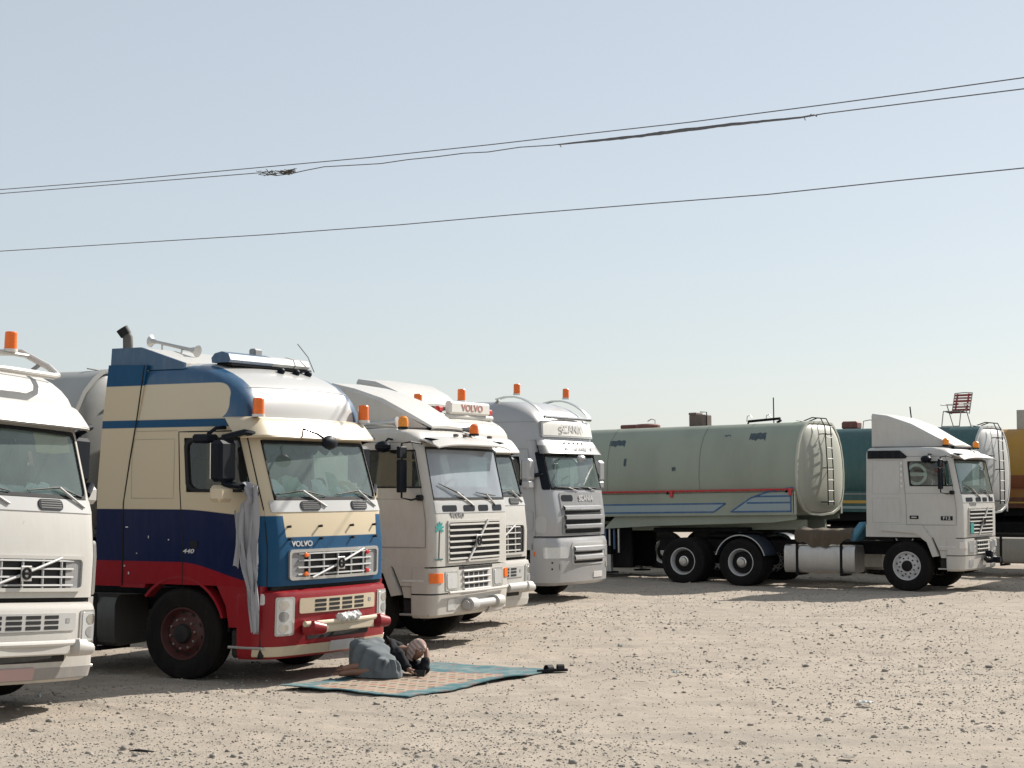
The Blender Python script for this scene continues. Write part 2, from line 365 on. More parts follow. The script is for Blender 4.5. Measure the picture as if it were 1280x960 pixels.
# ------------------------------------------------------------------ cab surface: plan outline at each height
class Cab:
    def __init__(s, lv, rr=0.05, T=None):
        s.z = [l[0] for l in lv]; s.a = np.array([l[1:] for l in lv], float); s.rr = rr; s.T = T
    def par(s, z): return [float(np.interp(z, s.z, s.a[:, k])) for k in range(6)]     # F W R cu cv bow
    def P(s, t, z, off=0.0):
        if off:
            e = 1e-3; p = s.P(t, z); a = s.P(t + e, z) - s.P(t - e, z); z0 = max(z - e, s.z[0]); z1 = min(z + e, s.z[-1])
            b = s.P(t, z1) - s.P(t, z0); n = np.cross(a, b); n /= np.linalg.norm(n) + 1e-12
            return p + n * off
        F, W, Rr, cu, cv, bow = s.par(z); sg = -1 if t < 0 else 1; a = abs(t); vf = W - cv; rr = s.rr
        if a <= 1: v = a * vf; u = F - bow * a * a
        elif a <= 2:
            th = (a - 1) * math.pi / 2; u = F - bow - cu * (1 - math.cos(th)); v = vf + cv * math.sin(th)
        elif a <= 3: k = a - 2; u = (F - bow - cu) * (1 - k) + (Rr + rr) * k; v = W
        elif a <= 4: th = (a - 3) * math.pi / 2; u = Rr + rr - rr * math.sin(th); v = W - rr * (1 - math.cos(th))
        else: v = (W - rr) * (5 - a); u = Rr
        return V(u, v * sg, z)
    def sv(s, v, z):                    # parameter of a point on the front at lateral v
        F, W, Rr, cu, cv, bow = s.par(z); vf = W - cv; a = abs(v)
        t = a / vf if a <= vf else 1 + math.asin(min(1, (a - vf) / cv)) / (math.pi / 2)
        return math.copysign(t, v)
    def su(s, u, z, side=-1):           # parameter of a point on the side at u
        F, W, Rr, cu, cv, bow = s.par(z); u0 = F - bow - cu
        if u <= u0: t = 2 + (u0 - u) / (u0 - Rr - s.rr)
        else: t = 1 + math.acos(max(-1, min(1, 1 - (F - bow - u) / cu))) / (math.pi / 2)
        return t * side
    def loft(s, ss, zs, route, mats, offs=None, caps=(None, None)):
        """route(smid, zmid) -> key or None; returns {key: MB}"""
        out = {}
        for i in range(len(zs) - 1):
            for j in range(len(ss) - 1):
                k = route((ss[j] + ss[j + 1]) / 2, (zs[i] + zs[i + 1]) / 2)
                if k is None: continue
                of = (offs or {}).get(k, 0.0)
                mb = out.setdefault(k, MB())
                q = [s.P(ss[j], zs[i], of), s.P(ss[j + 1], zs[i], of), s.P(ss[j + 1], zs[i + 1], of), s.P(ss[j], zs[i + 1], of)]
                mb.add(q, [(0, 1, 2, 3)], mats[k])
        for z, key in ((zs[0], caps[0]), (zs[-1], caps[1])):
            if key:
                ring = [s.P(t, z) for t in ss[:-1]]
                out[key].add(ring, [tuple(range(len(ring)))], mats[key])
        return out
    def _rr(s, t0, t1, z0, z1, r, n=5):
        w = np.linalg.norm(s.P(t1, (z0 + z1) / 2) - s.P(t0, (z0 + z1) / 2)); r = min(r, w * .49, (z1 - z0) * .49)
        kt = (t1 - t0) / w; pts = []
        for (ct, cz, a0) in ((t1 - r * kt, z1 - r, 0), (t0 + r * kt, z1 - r, 90), (t0 + r * kt, z0 + r, 180), (t1 - r * kt, z0 + r, 270)):
            for k in range(n + 1):
                a = R(a0 + 90 * k / n); pts.append((ct + r * kt * math.cos(a), cz + r * math.sin(a)))
        return pts
    def dens(s, pts, m=6):
        o = []
        for i in range(len(pts)):
            a, b = pts[i], pts[(i + 1) % len(pts)]
            k = m if math.hypot((a[0] - b[0]) * 2, a[1] - b[1]) > 0.15 else 1
            for q in range(k): o.append((a[0] + (b[0] - a[0]) * q / k, a[1] + (b[1] - a[1]) * q / k))
        return o
    def ring(s, mb, t0, t1, z0, z1, r, w, mat, off=0.006, thick=0.02):
        o = s.dens(s._rr(t0, t1, z0, z1, r)); wm = np.linalg.norm(s.P(t1, (z0 + z1) / 2) - s.P(t0, (z0 + z1) / 2)); kt = w * (t1 - t0) / wm
        cx, cz, hx, hz = (t0 + t1) / 2, (z0 + z1) / 2, (t1 - t0) / 2, (z1 - z0) / 2
        i_ = [(cx + (p[0] - cx) * (1 - kt / hx), cz + (p[1] - cz) * (1 - w / hz)) for p in o]
        n = len(o)
        vs = [s.P(*p, off) for p in o] + [s.P(*p, off) for p in i_] + [s.P(*p, off - thick) for p in o] + [s.P(*p, off - thick) for p in i_]
        fs = []
        for k in range(n):
            j = (k + 1) % n
            fs += [(k, j, n + j, n + k), (2 * n + k, 2 * n + j, j, k), (n + k, n + j, 3 * n + j, 3 * n + k)]
        mb.add(vs, fs, mat); return mb
    def patch(s, mb, t0, t1, z0, z1, mat, r=0.02, off=0.01, thick=0.02, nc=8, sk=True):
        """solid panel that follows the surface, with rounded corners"""
        w = np.linalg.norm(s.P(t1, (z0 + z1) / 2) - s.P(t0, (z0 + z1) / 2)); r = min(r, w * .45, (z1 - z0) * .45); kt = (t1 - t0) / w
        zz = [r * (1 - math.cos(math.pi / 2 * k / 4)) for k in range(5)]
        rows = [(z0 + d, d) for d in zz] + [(z0 + r + (z1 - z0 - 2 * r) * k / 4, r) for k in range(1, 4)] + [(z1 - d, d) for d in zz[::-1]]
        G = []; B = []
        for (z, d) in rows:
            ins = r - math.sqrt(max(0, r * r - (r - d) ** 2))
            a, b = t0 + ins * kt, t1 - ins * kt
            G.append([s.P(a + (b - a) * c / nc, z, off) for c in range(nc + 1)]); B.append([s.P(a + (b - a) * c / nc, z, off - thick) for c in (0, nc)])
        mb.grid(G, mat)
        if sk:
            n = len(rows)
            mb.grid([[B[i][0], G[i][0]] for i in range(n)], mat); mb.grid([[G[i][-1], B[i][1]] for i in range(n)], mat)
            for (i) in (0, n - 1):
                t = [tuple(p) for p in G[i]]; bt = [B[i][0] + (B[i][1] - B[i][0]) * c / nc for c in range(nc + 1)]
                mb.grid([bt, t], mat)
        return mb
    def seam(s, mb, pts, mat, w=0.012, off=0.0025, n=8):
        """thin strip along (t, z) points"""
        P = []
        for (a, b) in zip(pts[:-1], pts[1:]):
            for k in range(n): P.append((a[0] + (b[0] - a[0]) * k / n, a[1] + (b[1] - a[1]) * k / n))
        P.append(pts[-1]); Q = [s.P(*p, off) for p in P]; e = 1e-3
        L = []; Rr = []
        for i, p in enumerate(P):
            t = Q[min(i + 1, len(Q) - 1)] - Q[max(i - 1, 0)]; n_ = s.P(*p, off + 0.01) - Q[i]; x = np.cross(t, n_); x /= np.linalg.norm(x) + 1e-12
            L.append(Q[i] + x * w / 2); Rr.append(Q[i] - x * w / 2)
        mb.grid([L, Rr], mat); return mb
def slist(extra=()):
    b = [0, .25, .5, .75, 1, 1.2, 1.4, 1.6, 1.8, 2, 2.25, 2.5, 2.75, 3, 3.33, 3.66, 4, 4.5, 5]
    p = sorted(set([round(x, 4) for x in list(b) + list(extra)]))
    p = [x for i, x in enumerate(p) if i == 0 or x - p[i - 1] > 0.012 or x in extra]
    return [-x for x in p[::-1]][:-1] + p
def zlist(*a): return sorted(set(round(x, 4) for x in a))

# ------------------------------------------------------------------ wheels
def make_wheel_meshes():
    t = MB()
    pr = [(.285, -.10), (.30, -.135), (.36, -.158), (.44, -.160), (.49, -.150), (.512, -.135), (.522, -.115)]
    for g in (-.075, -.03, .03, .075): pr += [(.524, g - .009), (.512, g - .006), (.512, g + .006), (.524, g + .009)]
    pr += [(.522, .115), (.512, .135), (.49, .150), (.44, .160), (.36, .158), (.30, .135), (.285, .10)]
    t.lathe(pr, M['rubber'], 48)
    for k in range(3): t.lathe([(.385 + .03 * k, -.161), (.389 + .03 * k, -.1635), (.393 + .03 * k, -.161)], M['rubber'], 48)
    tyre = t.mesh('tyre', 30)
    def rim_mesh(front, mat, matd, nut):
        r = MB()
        if front:
            r.lathe([(.285, .10), (.288, -.115), (.305, -.128), (.298, -.140), (.285, -.140), (.272, -.120), (.262, -.085), (.248, -.070), (.225, -.078), (.205, -.095), (.19, -.112), (.118, -.118), (.112, -.118)], mat, 48)
            r.lathe([(.116, -.116), (.108, -.150), (.095, -.176), (.06, -.184), (.002, -.186)], matd, 24)
            hr, hy = .224, -.079
        else:
            r.lathe([(.285, .10), (.288, -.115), (.305, -.128), (.298, -.140), (.285, -.140), (.275, -.110), (.268, -.02), (.255, .035), (.225, .045), (.20, .04), (.125, .035), (.12, .03)], mat, 48)
            r.lathe([(.125, .034), (.12, -.07), (.112, -.088), (.09, -.095), (.075, -.125), (.002, -.128)], matd, 24)
            hr, hy = .228, .044
        for k in range(10):
            a = 2 * math.pi * (k + .5) / 10; x, z = .168 * math.cos(a), .168 * math.sin(a); y = -.113 if front else .036
            r.cyl((x, y + .01, z), (x, y - .028, z), .017, nut, 8, .013)
            a = 2 * math.pi * k / 10; x, z = hr * math.cos(a), hr * math.sin(a)
            r.cyl((x, hy + .02, z), (x, hy - .003, z), .025, M['black'], 12)
        return r.mesh('rim', 30)
    h = MB(); h.lathe([(.24, .09), (.24, -.02), (.10, -.03), (.10, .25), (.002, .25)], M['dark'], 24)
    return tyre, h.mesh('wheel', 30), {('f', 'grey'): rim_mesh(True, M['rim'], M['dark'], M['dark']), ('f', 'red'): rim_mesh(True, M['rimred'], M['black'], M['chrome']),
            ('r', 'grey'): rim_mesh(False, M['rim'], M['rim'], M['dark']), ('r', 'chrome'): rim_mesh(False, M['rim'], M['chrome'], M['dark'])}
TYRE, HUB, RIMS = make_wheel_meshes()
def add_wheel(parent, u, v, kind='f', col='grey', steer=0.0, z=0.52, scale=1.0):
    w = bpy.data.objects.new('wheel', HUB); C.objects.link(w); w.parent = parent
    w.location = (u, v, z); w.rotation_euler = (0, random.uniform(0, 3), steer + (math.pi if v > 0 else 0))
    w.scale = (scale,) * 3
    a = bpy.data.objects.new('tyre', TYRE); C.objects.link(a); a.parent = w
    b = bpy.data.objects.new('rim', RIMS[(kind, col)]); C.objects.link(b); b.parent = w
    return w
def mb_beacon(kind='box', s=1.0):
    pass
def beacon(parent, p, kind='tall', s=1.0):
    x, y, z = p; b = MB(); l = MB()
    b.cyl((x, y, z), (x, y, z + .03 * s), .075 * s, M['black'] if kind != 'tall' else M['clear'], 16)
    if kind == 'tall': l.lathe([(.066 * s, z + .03 * s), (.064 * s, z + .20 * s), (.055 * s, z + .212 * s), (.002, z + .214 * s)], M['amber'], 16, 'Z', Matrix.Translation((x, y, 0)))
    else: l.lathe([(.07 * s, z + .03 * s), (.072 * s, z + .10 * s), (.062 * s, z + .15 * s), (.035 * s, z + .175 * s), (.002, z + .18 * s)], M['yellowlens'] if kind == 'yellow' else M['amber'], 16, 'Z', Matrix.Translation((x, y, 0)))
    o = b.build('beacon_base', parent); o.name = 'beacon'; l.build('beacon_lens', o)
def emblem(mb, T, r, mat):
    """square plate with ring and arrow, in the local xy plane of T"""
    mb.box((0, 0, 0), (2.3 * r, 2.3 * r, .012), mat, .004, T)
    mb.lathe([(r * .62, .006), (r * .62, .018), (r * .95, .018), (r * .95, .006)], M['dark'], 20, 'Z', T)
    mb.box((0, 0, .012), (1.4 * r, r * .42, .016), M['dark'], .002, T)
def mirror_set(parent, u, v0, z0, z1, side, mat, big=True):
    pass
def seat(mb, u, v, z, mat):
    mb.box((u, v, z), (.5, .5, .14), mat, .05); mb.box((u - .26, v, z + .38), (.13, .48, .7), mat, .05, Matrix.Translation((0, 0, 0)))
    mb.box((u - .28, v, z + .82), (.10, .28, .2), mat, .04)
def steering(parent, u, v, z, mat=None):
    s = MB(); T = Matrix.Translation((u, v, z)) @ Matrix.Rotation(R(-55), 4, 'Y')
    s.tube([(0.23 * math.cos(a), .23 * math.sin(a), 0) for a in np.linspace(0, 2 * math.pi, 25)], .016, M['black'], 8, False, T)
    for a in (R(90), R(-90), R(180)): s.cyl((0, 0, -.02), (.23 * math.cos(a), .23 * math.sin(a), 0), .014, M['black'], 6, None, T)
    s.cyl((0, 0, -.02), (0, 0, -.45), .03, M['black'], 8, None, T)
    s.build('steering_wheel', parent)
def wiper(parent, cab, base, elbow, tip0, tip1, mat=None):
    w = MB(); P = lambda p, o: cab.P(cab.sv(p[0], p[1]), p[1], o)
    w.tube([P(base, .02), P(elbow, .035)], .012, mat or M['grey'], 6)
    w.tube([P(tip0, .018), P(elbow, .03), P(tip1, .018)], [.006, .012, .006], M['black'], 6)
    w.build('wiper', parent)
# ------------------------------------------------------------------ shared truck pieces
def arc(cx, cz, r, a0, a1, n=16): return [(cx + r * math.cos(R(a0 + (a1 - a0) * k / n)), cz + r * math.sin(R(a0 + (a1 - a0) * k / n))) for k in range(n + 1)]
def arch_band(mb, r0, r1, a0, a1, y0, y1, mat, cx=0.0, cz=0.52):
    mb.prism(arc(cx, cz, r1, a0, a1) + arc(cx, cz, r0, a1, a0), y0, y1, mat)
def chassis_parts(root, rear, tank_u=(-2.2, -1.0), tank_mat=None, guard_mat=None, rim='grey', tall=0.95):
    c = MB()
    for v in (-.42, .42): c.box((-2.6, v, .86), (7.0, .09, .27), M['dark'], .01)
    for u in (.7, -1.0, -2.4, -5.6): c.box((u, 0, .86), (.12, .8, .2), M['dark'], .01)
    c.box((.35, 0, .75), (1.2, .75, .55), M['dark'], .05)                 # engine sump
    c.cyl((0, -1.0, .52), (0, 1.0, .52), .09, M['dark'], 10)
    for u in rear: c.cyl((u, -.9, .52), (u, .9, .52), .11, M['dark'], 10); c.sphere((u, 0, .52), .24, M['dark'])
    um = sum(rear) / len(rear)
    c.box((um, 0, 1.08), (.95, .9, .10), M['dark'], .03)                  # fifth wheel
    c.build('chassis', root)
    for sg in (-1, 1):
        t = MB(); u0, u1 = tank_u; tm = tank_mat or M['alu']
        sec = [(-.30, -.22), (-.26, -.28), (.20, -.30), (.27, -.26), (.30, -.18), (.30, .18), (.26, .27), (.18, .30), (-.22, .29), (-.30, .22)]
        P = [[(u, sg * (.86 + a), tall - .32 + b) for (a, b) in sec] for u in (u0, u0 + .02, u1 - .02, u1)]
        t.grid(P, tm, None, True)
        for i in (0, 3): t.add(P[i], [tuple(range(len(sec)))], tm)
        for u in (u0 + .3, u1 - .3):
            t.prism([(u - .03, tall - .63), (u + .03, tall - .63), (u + .03, tall - .01), (u - .03, tall - .01)], sg * 1.163, sg * 1.15, M['dark'])
            t.box((u, sg * .86, tall - .655), (.06, .6, .05), M['dark'], .005)
        t.build('fuel_tank', root)
    for i, u in enumerate(rear):
        for sg in (-1, 1):
            add_wheel(root, u, sg * 1.07, 'r', rim); add_wheel(root, u, sg * .72, 'r', 'grey')
            if rim == 'chrome' and i: continue
            g = MB(); arch_band(g, .585, .60, 15, 165, sg * .55, sg * 1.24, guard_mat or M['black'], u); arch_band(g, .585, .607, 15, 165, sg * 1.235, sg * 1.25, M['lgrey'], u)
            g.build('mudguard', root)
def interior(root, cab, zf, seatm, dashz, uf, wheel_side=1, back=-.75):
    i = MB()
    i.box((uf - .28, 0, dashz - .12), (.5, 2.15, .3), M['darkint'], .08)
    i.box((uf - .42, .1, dashz + .03), (.3, 1.6, .10), M['darkint'], .04)
    i.box((.2, 0, zf), (2.0, 2.2, .06), M['darkint'], .01)
    i.build('dashboard', root)
    s = MB(); seat(s, .15, .62, zf + .55, seatm); seat(s, .15, -.62, zf + .55, seatm); s.build('seat', root)
    b = MB(); b.box((back + .2, 0, zf + .62), (.55, 2.1, .2), M['tanint'], .06); b.build('bunk', root)
    steering(root, uf - .55, .55, dashz + .12)

# ------------------------------------------------------------------ forward control cab with tall grille (trucks of the left row)
def cab_truck_a(root, o):
    RR = o.get('R', -.87); top = o.get('top', 3.615); T = o.get('T')
    lv = [(1.08, 1.31, 1.235, RR, .30, .27, .05), (1.5, 1.315, 1.24, RR, .30, .27, .05), (1.9, 1.27, 1.24, RR, .30, .27, .05), (2.04, 1.235, 1.238, RR, .30, .27, .06),
          (2.72, 1.05, 1.222, RR + o.get('lean', 0) * .4, .30, .26, .08), (2.98, .99, 1.215, RR + o.get('lean', 0) * .6, .32, .27, .09)]
    cab = Cab(lv, .05, T)
    dr, dw0, dw1, DF, WS = 2.515, 2.46, 1.68, 1.5, 1.15
    ss = slist((WS, DF, dw1, dw0, dr)); zs = zlist(1.08, 1.2, 1.33, 1.5, 1.7, 1.9, 2.04, 2.13, 2.3, 2.5, 2.72, 2.75, 2.82, 2.9, 2.98)
    def route(t, z):
        a = abs(t)
        if a < WS and 2.04 < z < 2.72: return None
        if dw1 < a < dw0 and 2.13 < z < 2.75: return None
        if DF < a < dr and z < 2.82: return 'door' if t < 0 else 'door2'
        return 'body'
    mats = dict(body=o['body'], door=o['body'], door2=o['body'], liner=M['darkint'])
    d = cab.loft(ss, zs, route, mats, dict(door=.004, door2=.004), ('body', None))
    body = d['body']
    # inner lining, a little inside the shell
    rl = lambda t, z: None if route(t, z) is None else 'liner'
    ln = cab.loft(ss, zs, rl, mats, dict(liner=-.05))['liner']
    if o.get('extra'): o['extra'](cab, body)
    bodyo = body.build('cab', root, 30); ln.build('cab_lining', root)
    for key, sg in (('door', -1), ('door2', 1)):
        m = d[key]
        cab.seam(m, [(sg * dr, 1.08), (sg * dr, 2.82), (sg * DF, 2.82), (sg * DF, 1.08)], M['black'], .014, .006)
        do = m.build('door', root, 30)
        h = MB(); u_h = cab.su(-.0 + .16, 1.55, sg)
        cab.patch(h, u_h - .06 if sg > 0 else u_h, u_h if sg > 0 else u_h + .06, 1.50, 1.58, M['black'], .02, .012, .02); h.build('handle', do)
        g = MB(); cab.ring(g, sg * dw1, sg * dw0, 2.13, 2.75, .10, .035, M['black'], .012, .05); g.build('window_frame', do)
        w = MB(); cab.patch(w, sg * (dw1 + .005), sg * (dw0 - .005), 2.135, 2.745, M['sideglass'], .08, -.012, .004, sk=False); w.build('window', do)
        for (t, z) in ((1.9, 1.4),): pass
    f = MB(); cab.ring(f, -WS, WS, 2.04, 2.72, .09, .035, M['black'], .010, .05); f.build('windscreen_frame', root)
    w = MB(); cab.patch(w, -WS + .005, WS - .005, 2.045, 2.715, o.get('glass', M['glass']), .07, -.004, .004, 16, sk=False); w.build('windscreen', root)
    # roof
    s_ = top - 2.98
    rl_ = [(2.98, .975, 1.215, RR + o.get('lean', 0) * .6, .24, .24, .07)]
    for k in range(1, 9):
        q = k / 8; z = 2.98 + s_ * (1 - (1 - q) ** 1.6)
        h = (z - 2.98) / s_
        F = .975 - .10 * h - .62 * h ** 3.2; W = o.get('roofw', 1.215) - (1.215 - 1.195) * h - .30 * h ** 16 if 'roofw' not in o else 1.215 + (o['roofw'] - 1.215) * h - .3 * h ** 9
        rl_.append((z, F, W, RR + o.get('lean', 0) * (.6 + .4 * h) + (.1 if not o.get('lean') else 0) * h ** 6, .22 + .12 * h, .22 + .12 * h, .06 + .04 * h))
    roof = Cab(rl_, .06)
    rz = zlist(*[2.98 + s_ * (1 - (1 - k / 16) ** 1.6) for k in range(17)])
    r = roof.loft(slist(), rz, lambda t, z: 'r', dict(r=o['roof']), None, (None, 'r'))['r']
    ro = r.build('roof', root, 40)
    sm = MB()
    roof.seam(sm, [(-1.15, rz[6]), (-.5, rz[6] + .01), (.5, rz[6] + .01), (1.15, rz[6])], M['grey'], .012, .003); sm.build('roof_seam', ro)
    # sun visor
    vz = MB(); rows = []
    for k in range(7):
        q = k / 6; z = 2.985 - .25 * q; rows.append([cab.P(t, min(z, 2.975), .035 + .12 * q ** .7) for t in np.linspace(-1.75 + .15 * q, 1.75 - .15 * q, 25)])
    vz.grid(rows, o['visor']); vz.grid([[p + V(-.0, 0, -.014) for p in row] for row in rows[3:]], o['visor'])
    vz.grid([rows[-1], [p + V(-.03, 0, -.03) for p in rows[-1]]], o.get('visor_lip', o['visor'])); vz.grid([rows[0], [p + V(-.12, 0, 0) for p in rows[0]]], o['visor'])
    for i in (0, -1): vz.grid([[row[i] for row in rows], [row[i] + V(-.1, 0, 0) for row in rows]], o['visor'])
    vo = vz.build('sun_visor', root, 40)
    # plenum below the glass
    p = MB(); cab.patch(p, -1.32, 1.32, 1.905, 2.035, M['lgrey'], .03, .008, .02, 20); po = p.build('scuttle_panel', root)
    for v in o.get('vents', (-.45, .55)):
        q = MB(); t0 = cab.sv(v - .17, 1.97); t1 = cab.sv(v + .19, 1.97)
        cab.patch(q, t0, t1, 1.92, 2.025, M['mirrorback'], .05, .018, .02)
        for k in range(4): z = 1.938 + .022 * k; q.grid([[cab.P(t, z, .022) for t in np.linspace(t0 + .03, t1 - .03, 5)], [cab.P(t, z + .008, .027) for t in np.linspace(t0 + .03, t1 - .03, 5)]], M['lgrey'])
        q.build('vent', po)
    wiper(root, cab, (-.15, 1.96), (-.55, 2.14), (-.12, 2.08), (-1.0, 2.10), M['lgrey']); wiper(root, cab, (.95, 1.96), (.58, 2.14), (.95, 2.06), (.12, 2.10), M['lgrey'])
    # front grille in the lid
    gz0, gz1, gv = o.get('gz0', 1.14), o.get('gz1', 1.485), .90
    g = MB(); t0, t1 = cab.sv(-gv, 1.3), cab.sv(gv, 1.3)
    cab.ring(g, t0, t1, gz0, gz1, .05, .034, o.get('grille_frame', M['alu']), .03, .03)
    cab.patch(g, t0 + .03, t1 - .03, gz0 + .03, gz1 - .03, M['black'], .02, .004, .01, 12)
    for (a, b) in ((-gv + .03, -gv + .27), (gv - .27, gv - .03)):
        cab.patch(g, cab.sv(a, 1.3), cab.sv(b, 1.3), gz0 + .03, gz1 - .03, o.get('grille_side', M['grey']), .02, .010, .01, 6)
    go = g.build('grille', root)
    for k in range(o.get('slats', 4)):
        z = gz0 + (gz1 - gz0) * (k + .75) / (o.get('slats', 4) + .4)
        b = MB(); ts = np.linspace(cab.sv(-gv + .16, z), cab.sv(gv - .16, z), 18)
        b.grid([[cab.P(t, z - .008, .014) for t in ts], [cab.P(t, z - .004, .034 - .012 * abs(2 * i / 17 - 1) ** 4) for i, t in enumerate(ts)], [cab.P(t, z + .010, .030 - .012 * abs(2 * i / 17 - 1) ** 4) for i, t in enumerate(ts)], [cab.P(t, z + .012, .012) for t in ts]], o.get('slat', M['lgrey']))
        b.build('slat', go)
    for v in (-.55, -.28, 0, .28, .55):
        bars = MB(); bars.tube([cab.P(cab.sv(v, gz0 + .03), gz0 + .03, .016), cab.P(cab.sv(v, gz1 - .03), gz1 - .03, .016)], .014, o.get('slat', M['lgrey']), 6); bars.build('upright_bar', go)
    dg = MB(); dg.tube([cab.P(cab.sv(-.52, gz0 + .02), gz0 + .02, .045), cab.P(0, (gz0 + gz1) / 2, .05), cab.P(cab.sv(.52, gz1 - .02), gz1 - .02, .045)], .014, M['lgrey'], 6); dg.build('diagonal_bar', go)
    em = MB(); emblem(em, frameT(cab.P(0, (gz0 + gz1) / 2, .066), (0, 1, 0), (1, 0, .02)), .062, M['alu']); em.build('emblem', go)
    if o.get('name'):
        writing(o['name'], 'lettering', .085, frameT(cab.P(cab.sv(-.66, 1.545), 1.545, .006), (.10, 1, 0), (1, -.10, 0)), o.get('lettermat', M['plate']), root, .006, 1.25)
    dk = MB(); dk.box((.9, 0, 1.06), (.62, 2.2, .09), M['black'], .02); dk.build('lid_gap', root)
    # bumper
    bl = [(.27, 1.27, 1.20, .80, .30, .26, .07), (.31, 1.335, 1.225, .80, .30, .26, .07), (.42, 1.36, 1.235, .8, .30, .26, .07), (.96, 1.375, 1.24, .8, .30, .27, .07), (1.01, 1.36, 1.235, .8, .30, .27, .07), (1.035, 1.30, 1.215, .8, .28, .26, .06)]
    bc = Cab(bl, .03)
    bz = zlist(.27, .29, .31, .36, .42, .6, .8, .96, .99, 1.01, 1.035)
    bm = bc.loft(slist(), bz, lambda t, z: 'b', dict(b=o['bumper']), None, ('b', 'b'))['b']
    bo = bm.build('bumper', root, 30)
    st = MB(); bc.patch(st, -1.9, 1.9, .305, .415, o['strip'], .02, .006, .02, 26); st.build('bumper_strip', bo)
    ms = MB(); t0, t1 = bc.sv(-.76, .85), bc.sv(.76, .85)
    bc.patch(ms, t0, t1, .765, .935, o['lowgrille'], .025, .012, .02, 14); mo = ms.build('lower_grille', root)
    for i in range(4):
        for j in range(3):
            q = MB(); a = -.50 + .26 * i; bc.patch(q, bc.sv(a, .85), bc.sv(a + .205, .85), .782 + .05 * j, .815 + .05 * j, M['black'], .006, .015, .01); q.build('opening', mo)
    q = MB(); bc.patch(q, bc.sv(.60, .85), bc.sv(.66, .85), .84, .885, M['grey'], .004, .016, .01); q.build('badge', mo)
    for sg in (-1, 1):
        hl = MB(); a, b = sg * bc.sv(.84, .75), sg * 1.36
        bc.patch(hl, min(a, b), max(a, b), .53, .96, M['alu'], .025, .008, .02); ho = hl.build('headlight', root)
        l = MB(); bc.patch(l, min(a, b) + .04, max(a, b) - .04, .55, .94, M['lampglass'], .03, .013, .02); l.build('lens', ho)
        for (z0, z1, mt) in ((.82, .92, 'chrome'), (.69, .80, 'grey'), (.57, .66, 'chrome')):
            l = MB(); bc.patch(l, min(a, b) + .10, max(a, b) - .10, z0, z1, M[mt], .05, .018, .02); l.build('reflector', ho)
        tl = MB(); a, b = 1.62 * sg, 1.95 * sg; bc.patch(tl, min(a, b), max(a, b), .88, 1.0, M['clear'], .02, .015, .02); to = tl.build('corner_lamp', root)
        l = MB(); b = 1.95 * sg; a = 1.80 * sg; bc.patch(l, min(a, b), max(a, b), .89, .99, M['amber'], .02, .019, .02); l.build('indicator', to)
    sl = MB(); bc.patch(sl, bc.sv(-.62, .5), bc.sv(.62, .5), .47, .54, M['black'], .02, .004, .01, 10); sl.build('bumper_slot', root)
    pl = MB(); v0 = o.get('plate_v', -.22); bc.patch(pl, bc.sv(v0 - .24, .37), bc.sv(v0 + .24, .37), .315, .425, o.get('platemat', M['plate']), .01, .016, .01); plo = pl.build('number_plate', root)
    # tubular guard across the bumper
    bb = MB(); bmat, amat = o['bar'], o['bararm']
    bb.tube([bc.P(bc.sv(v, .655), .655, .11) for v in np.linspace(-.78, .80, 9)], .032, bmat, 10)
    bb.box(bc.P(0, .60, .09), (.05, 1.1, .11), bmat, .02)
    for v in (-.52, .80):
        p0 = bc.P(bc.sv(v - .16, .60), .60, .03); p1 = bc.P(bc.sv(v, .60), .595, .17)
        bb.tube([p0, p0 + V(.10, .02, .01), p1], [.085, .088, .06], amat, 14); bb.sphere(p1, .06, M['chrome'] if amat != bmat else bmat, 10, (.6, 1, 1))
    bb.build('bumper_bar', root)
    # arches, lower door panels, steps
    for sg in (-1, 1):
        a = MB(); y0, y1 = sg * 1.0, sg * 1.249
        a.prism([(.53, 1.085), (.66, .86), (.71, .62), (1.12, .62), (1.14, 1.085)], sg * 1.05, sg * 1.236, o['sill'])
        arch_band(a, .63, .66, 18, 140, sg * 1.1, sg * 1.241, o['sill']); a.prism([(-.87, 1.085), (-.87, 1.03), (-.52, 1.03), (-.5, 1.085)], y0, sg * 1.232, o['sill'])
        a.build('wheel_arch', root)
        s = MB(); s.box((.93, sg * 1.08, .44), (.44, .26, .32), M['black'], .03); s.box((.93, sg * 1.13, .40), (.48, .22, .03), M['alu'], .01); s.box((1.0, sg * 1.215, .635), (.14, .02, .05), M['clear'], .008); s.build('step', root)
        for u in (0,): add_wheel(root, 0, sg * 1.05, 'f', o.get('rim', 'grey'), o.get('steer', 0))
    inn = MB(); inn.box((.1, 0, 1.06), (1.5, 1.75, .05), M['dark'], .01)
    for sg in (-1, 1): inn.box((.58, sg * .9, .8), (.03, .35, .5), M['dark'], .005)
    inn.build('wheel_housing', root)
    # mirrors
    for sg in (-1, 1):
        m = MB(); x, y = (.84, -1.53) if sg < 0 else (.66, 1.44)
        m.box((x, y, 2.475), (.16, .30, .46), M['mirrorback'], .05); m.box((x - .085, y, 2.475), (.012, .25, .40), M['chrome'], .004)
        m.tube([(1.0, sg * 1.16, 2.78), (.95, sg * 1.3, 2.80), (x, y, 2.74), (x, y, 2.6)], .035, M['mirrorback'], 8); m.tube([(1.05, sg * 1.18, 2.10), (.95, sg * 1.35, 2.20), (x, y, 2.22), (x, y, 2.3)], .035, M['mirrorback'], 8)
        mo = m.build('mirror', root)
        q = MB(); q.box((.80, y - sg * .02, 2.115), (.17, .27, .19), o['mirrorcap'], .05); q.build('lower_mirror', mo)
        q = MB(); q.tube([(.62, sg * 1.22, 2.86), (.60, sg * 1.36, 2.85), (.56, sg * 1.45, 2.78)], .022, M['mirrorback'], 8); q.box((.52, sg * 1.45, 2.73), (.24, .2, .10), M['mirrorback'], .03); q.build('kerb_mirror', mo)
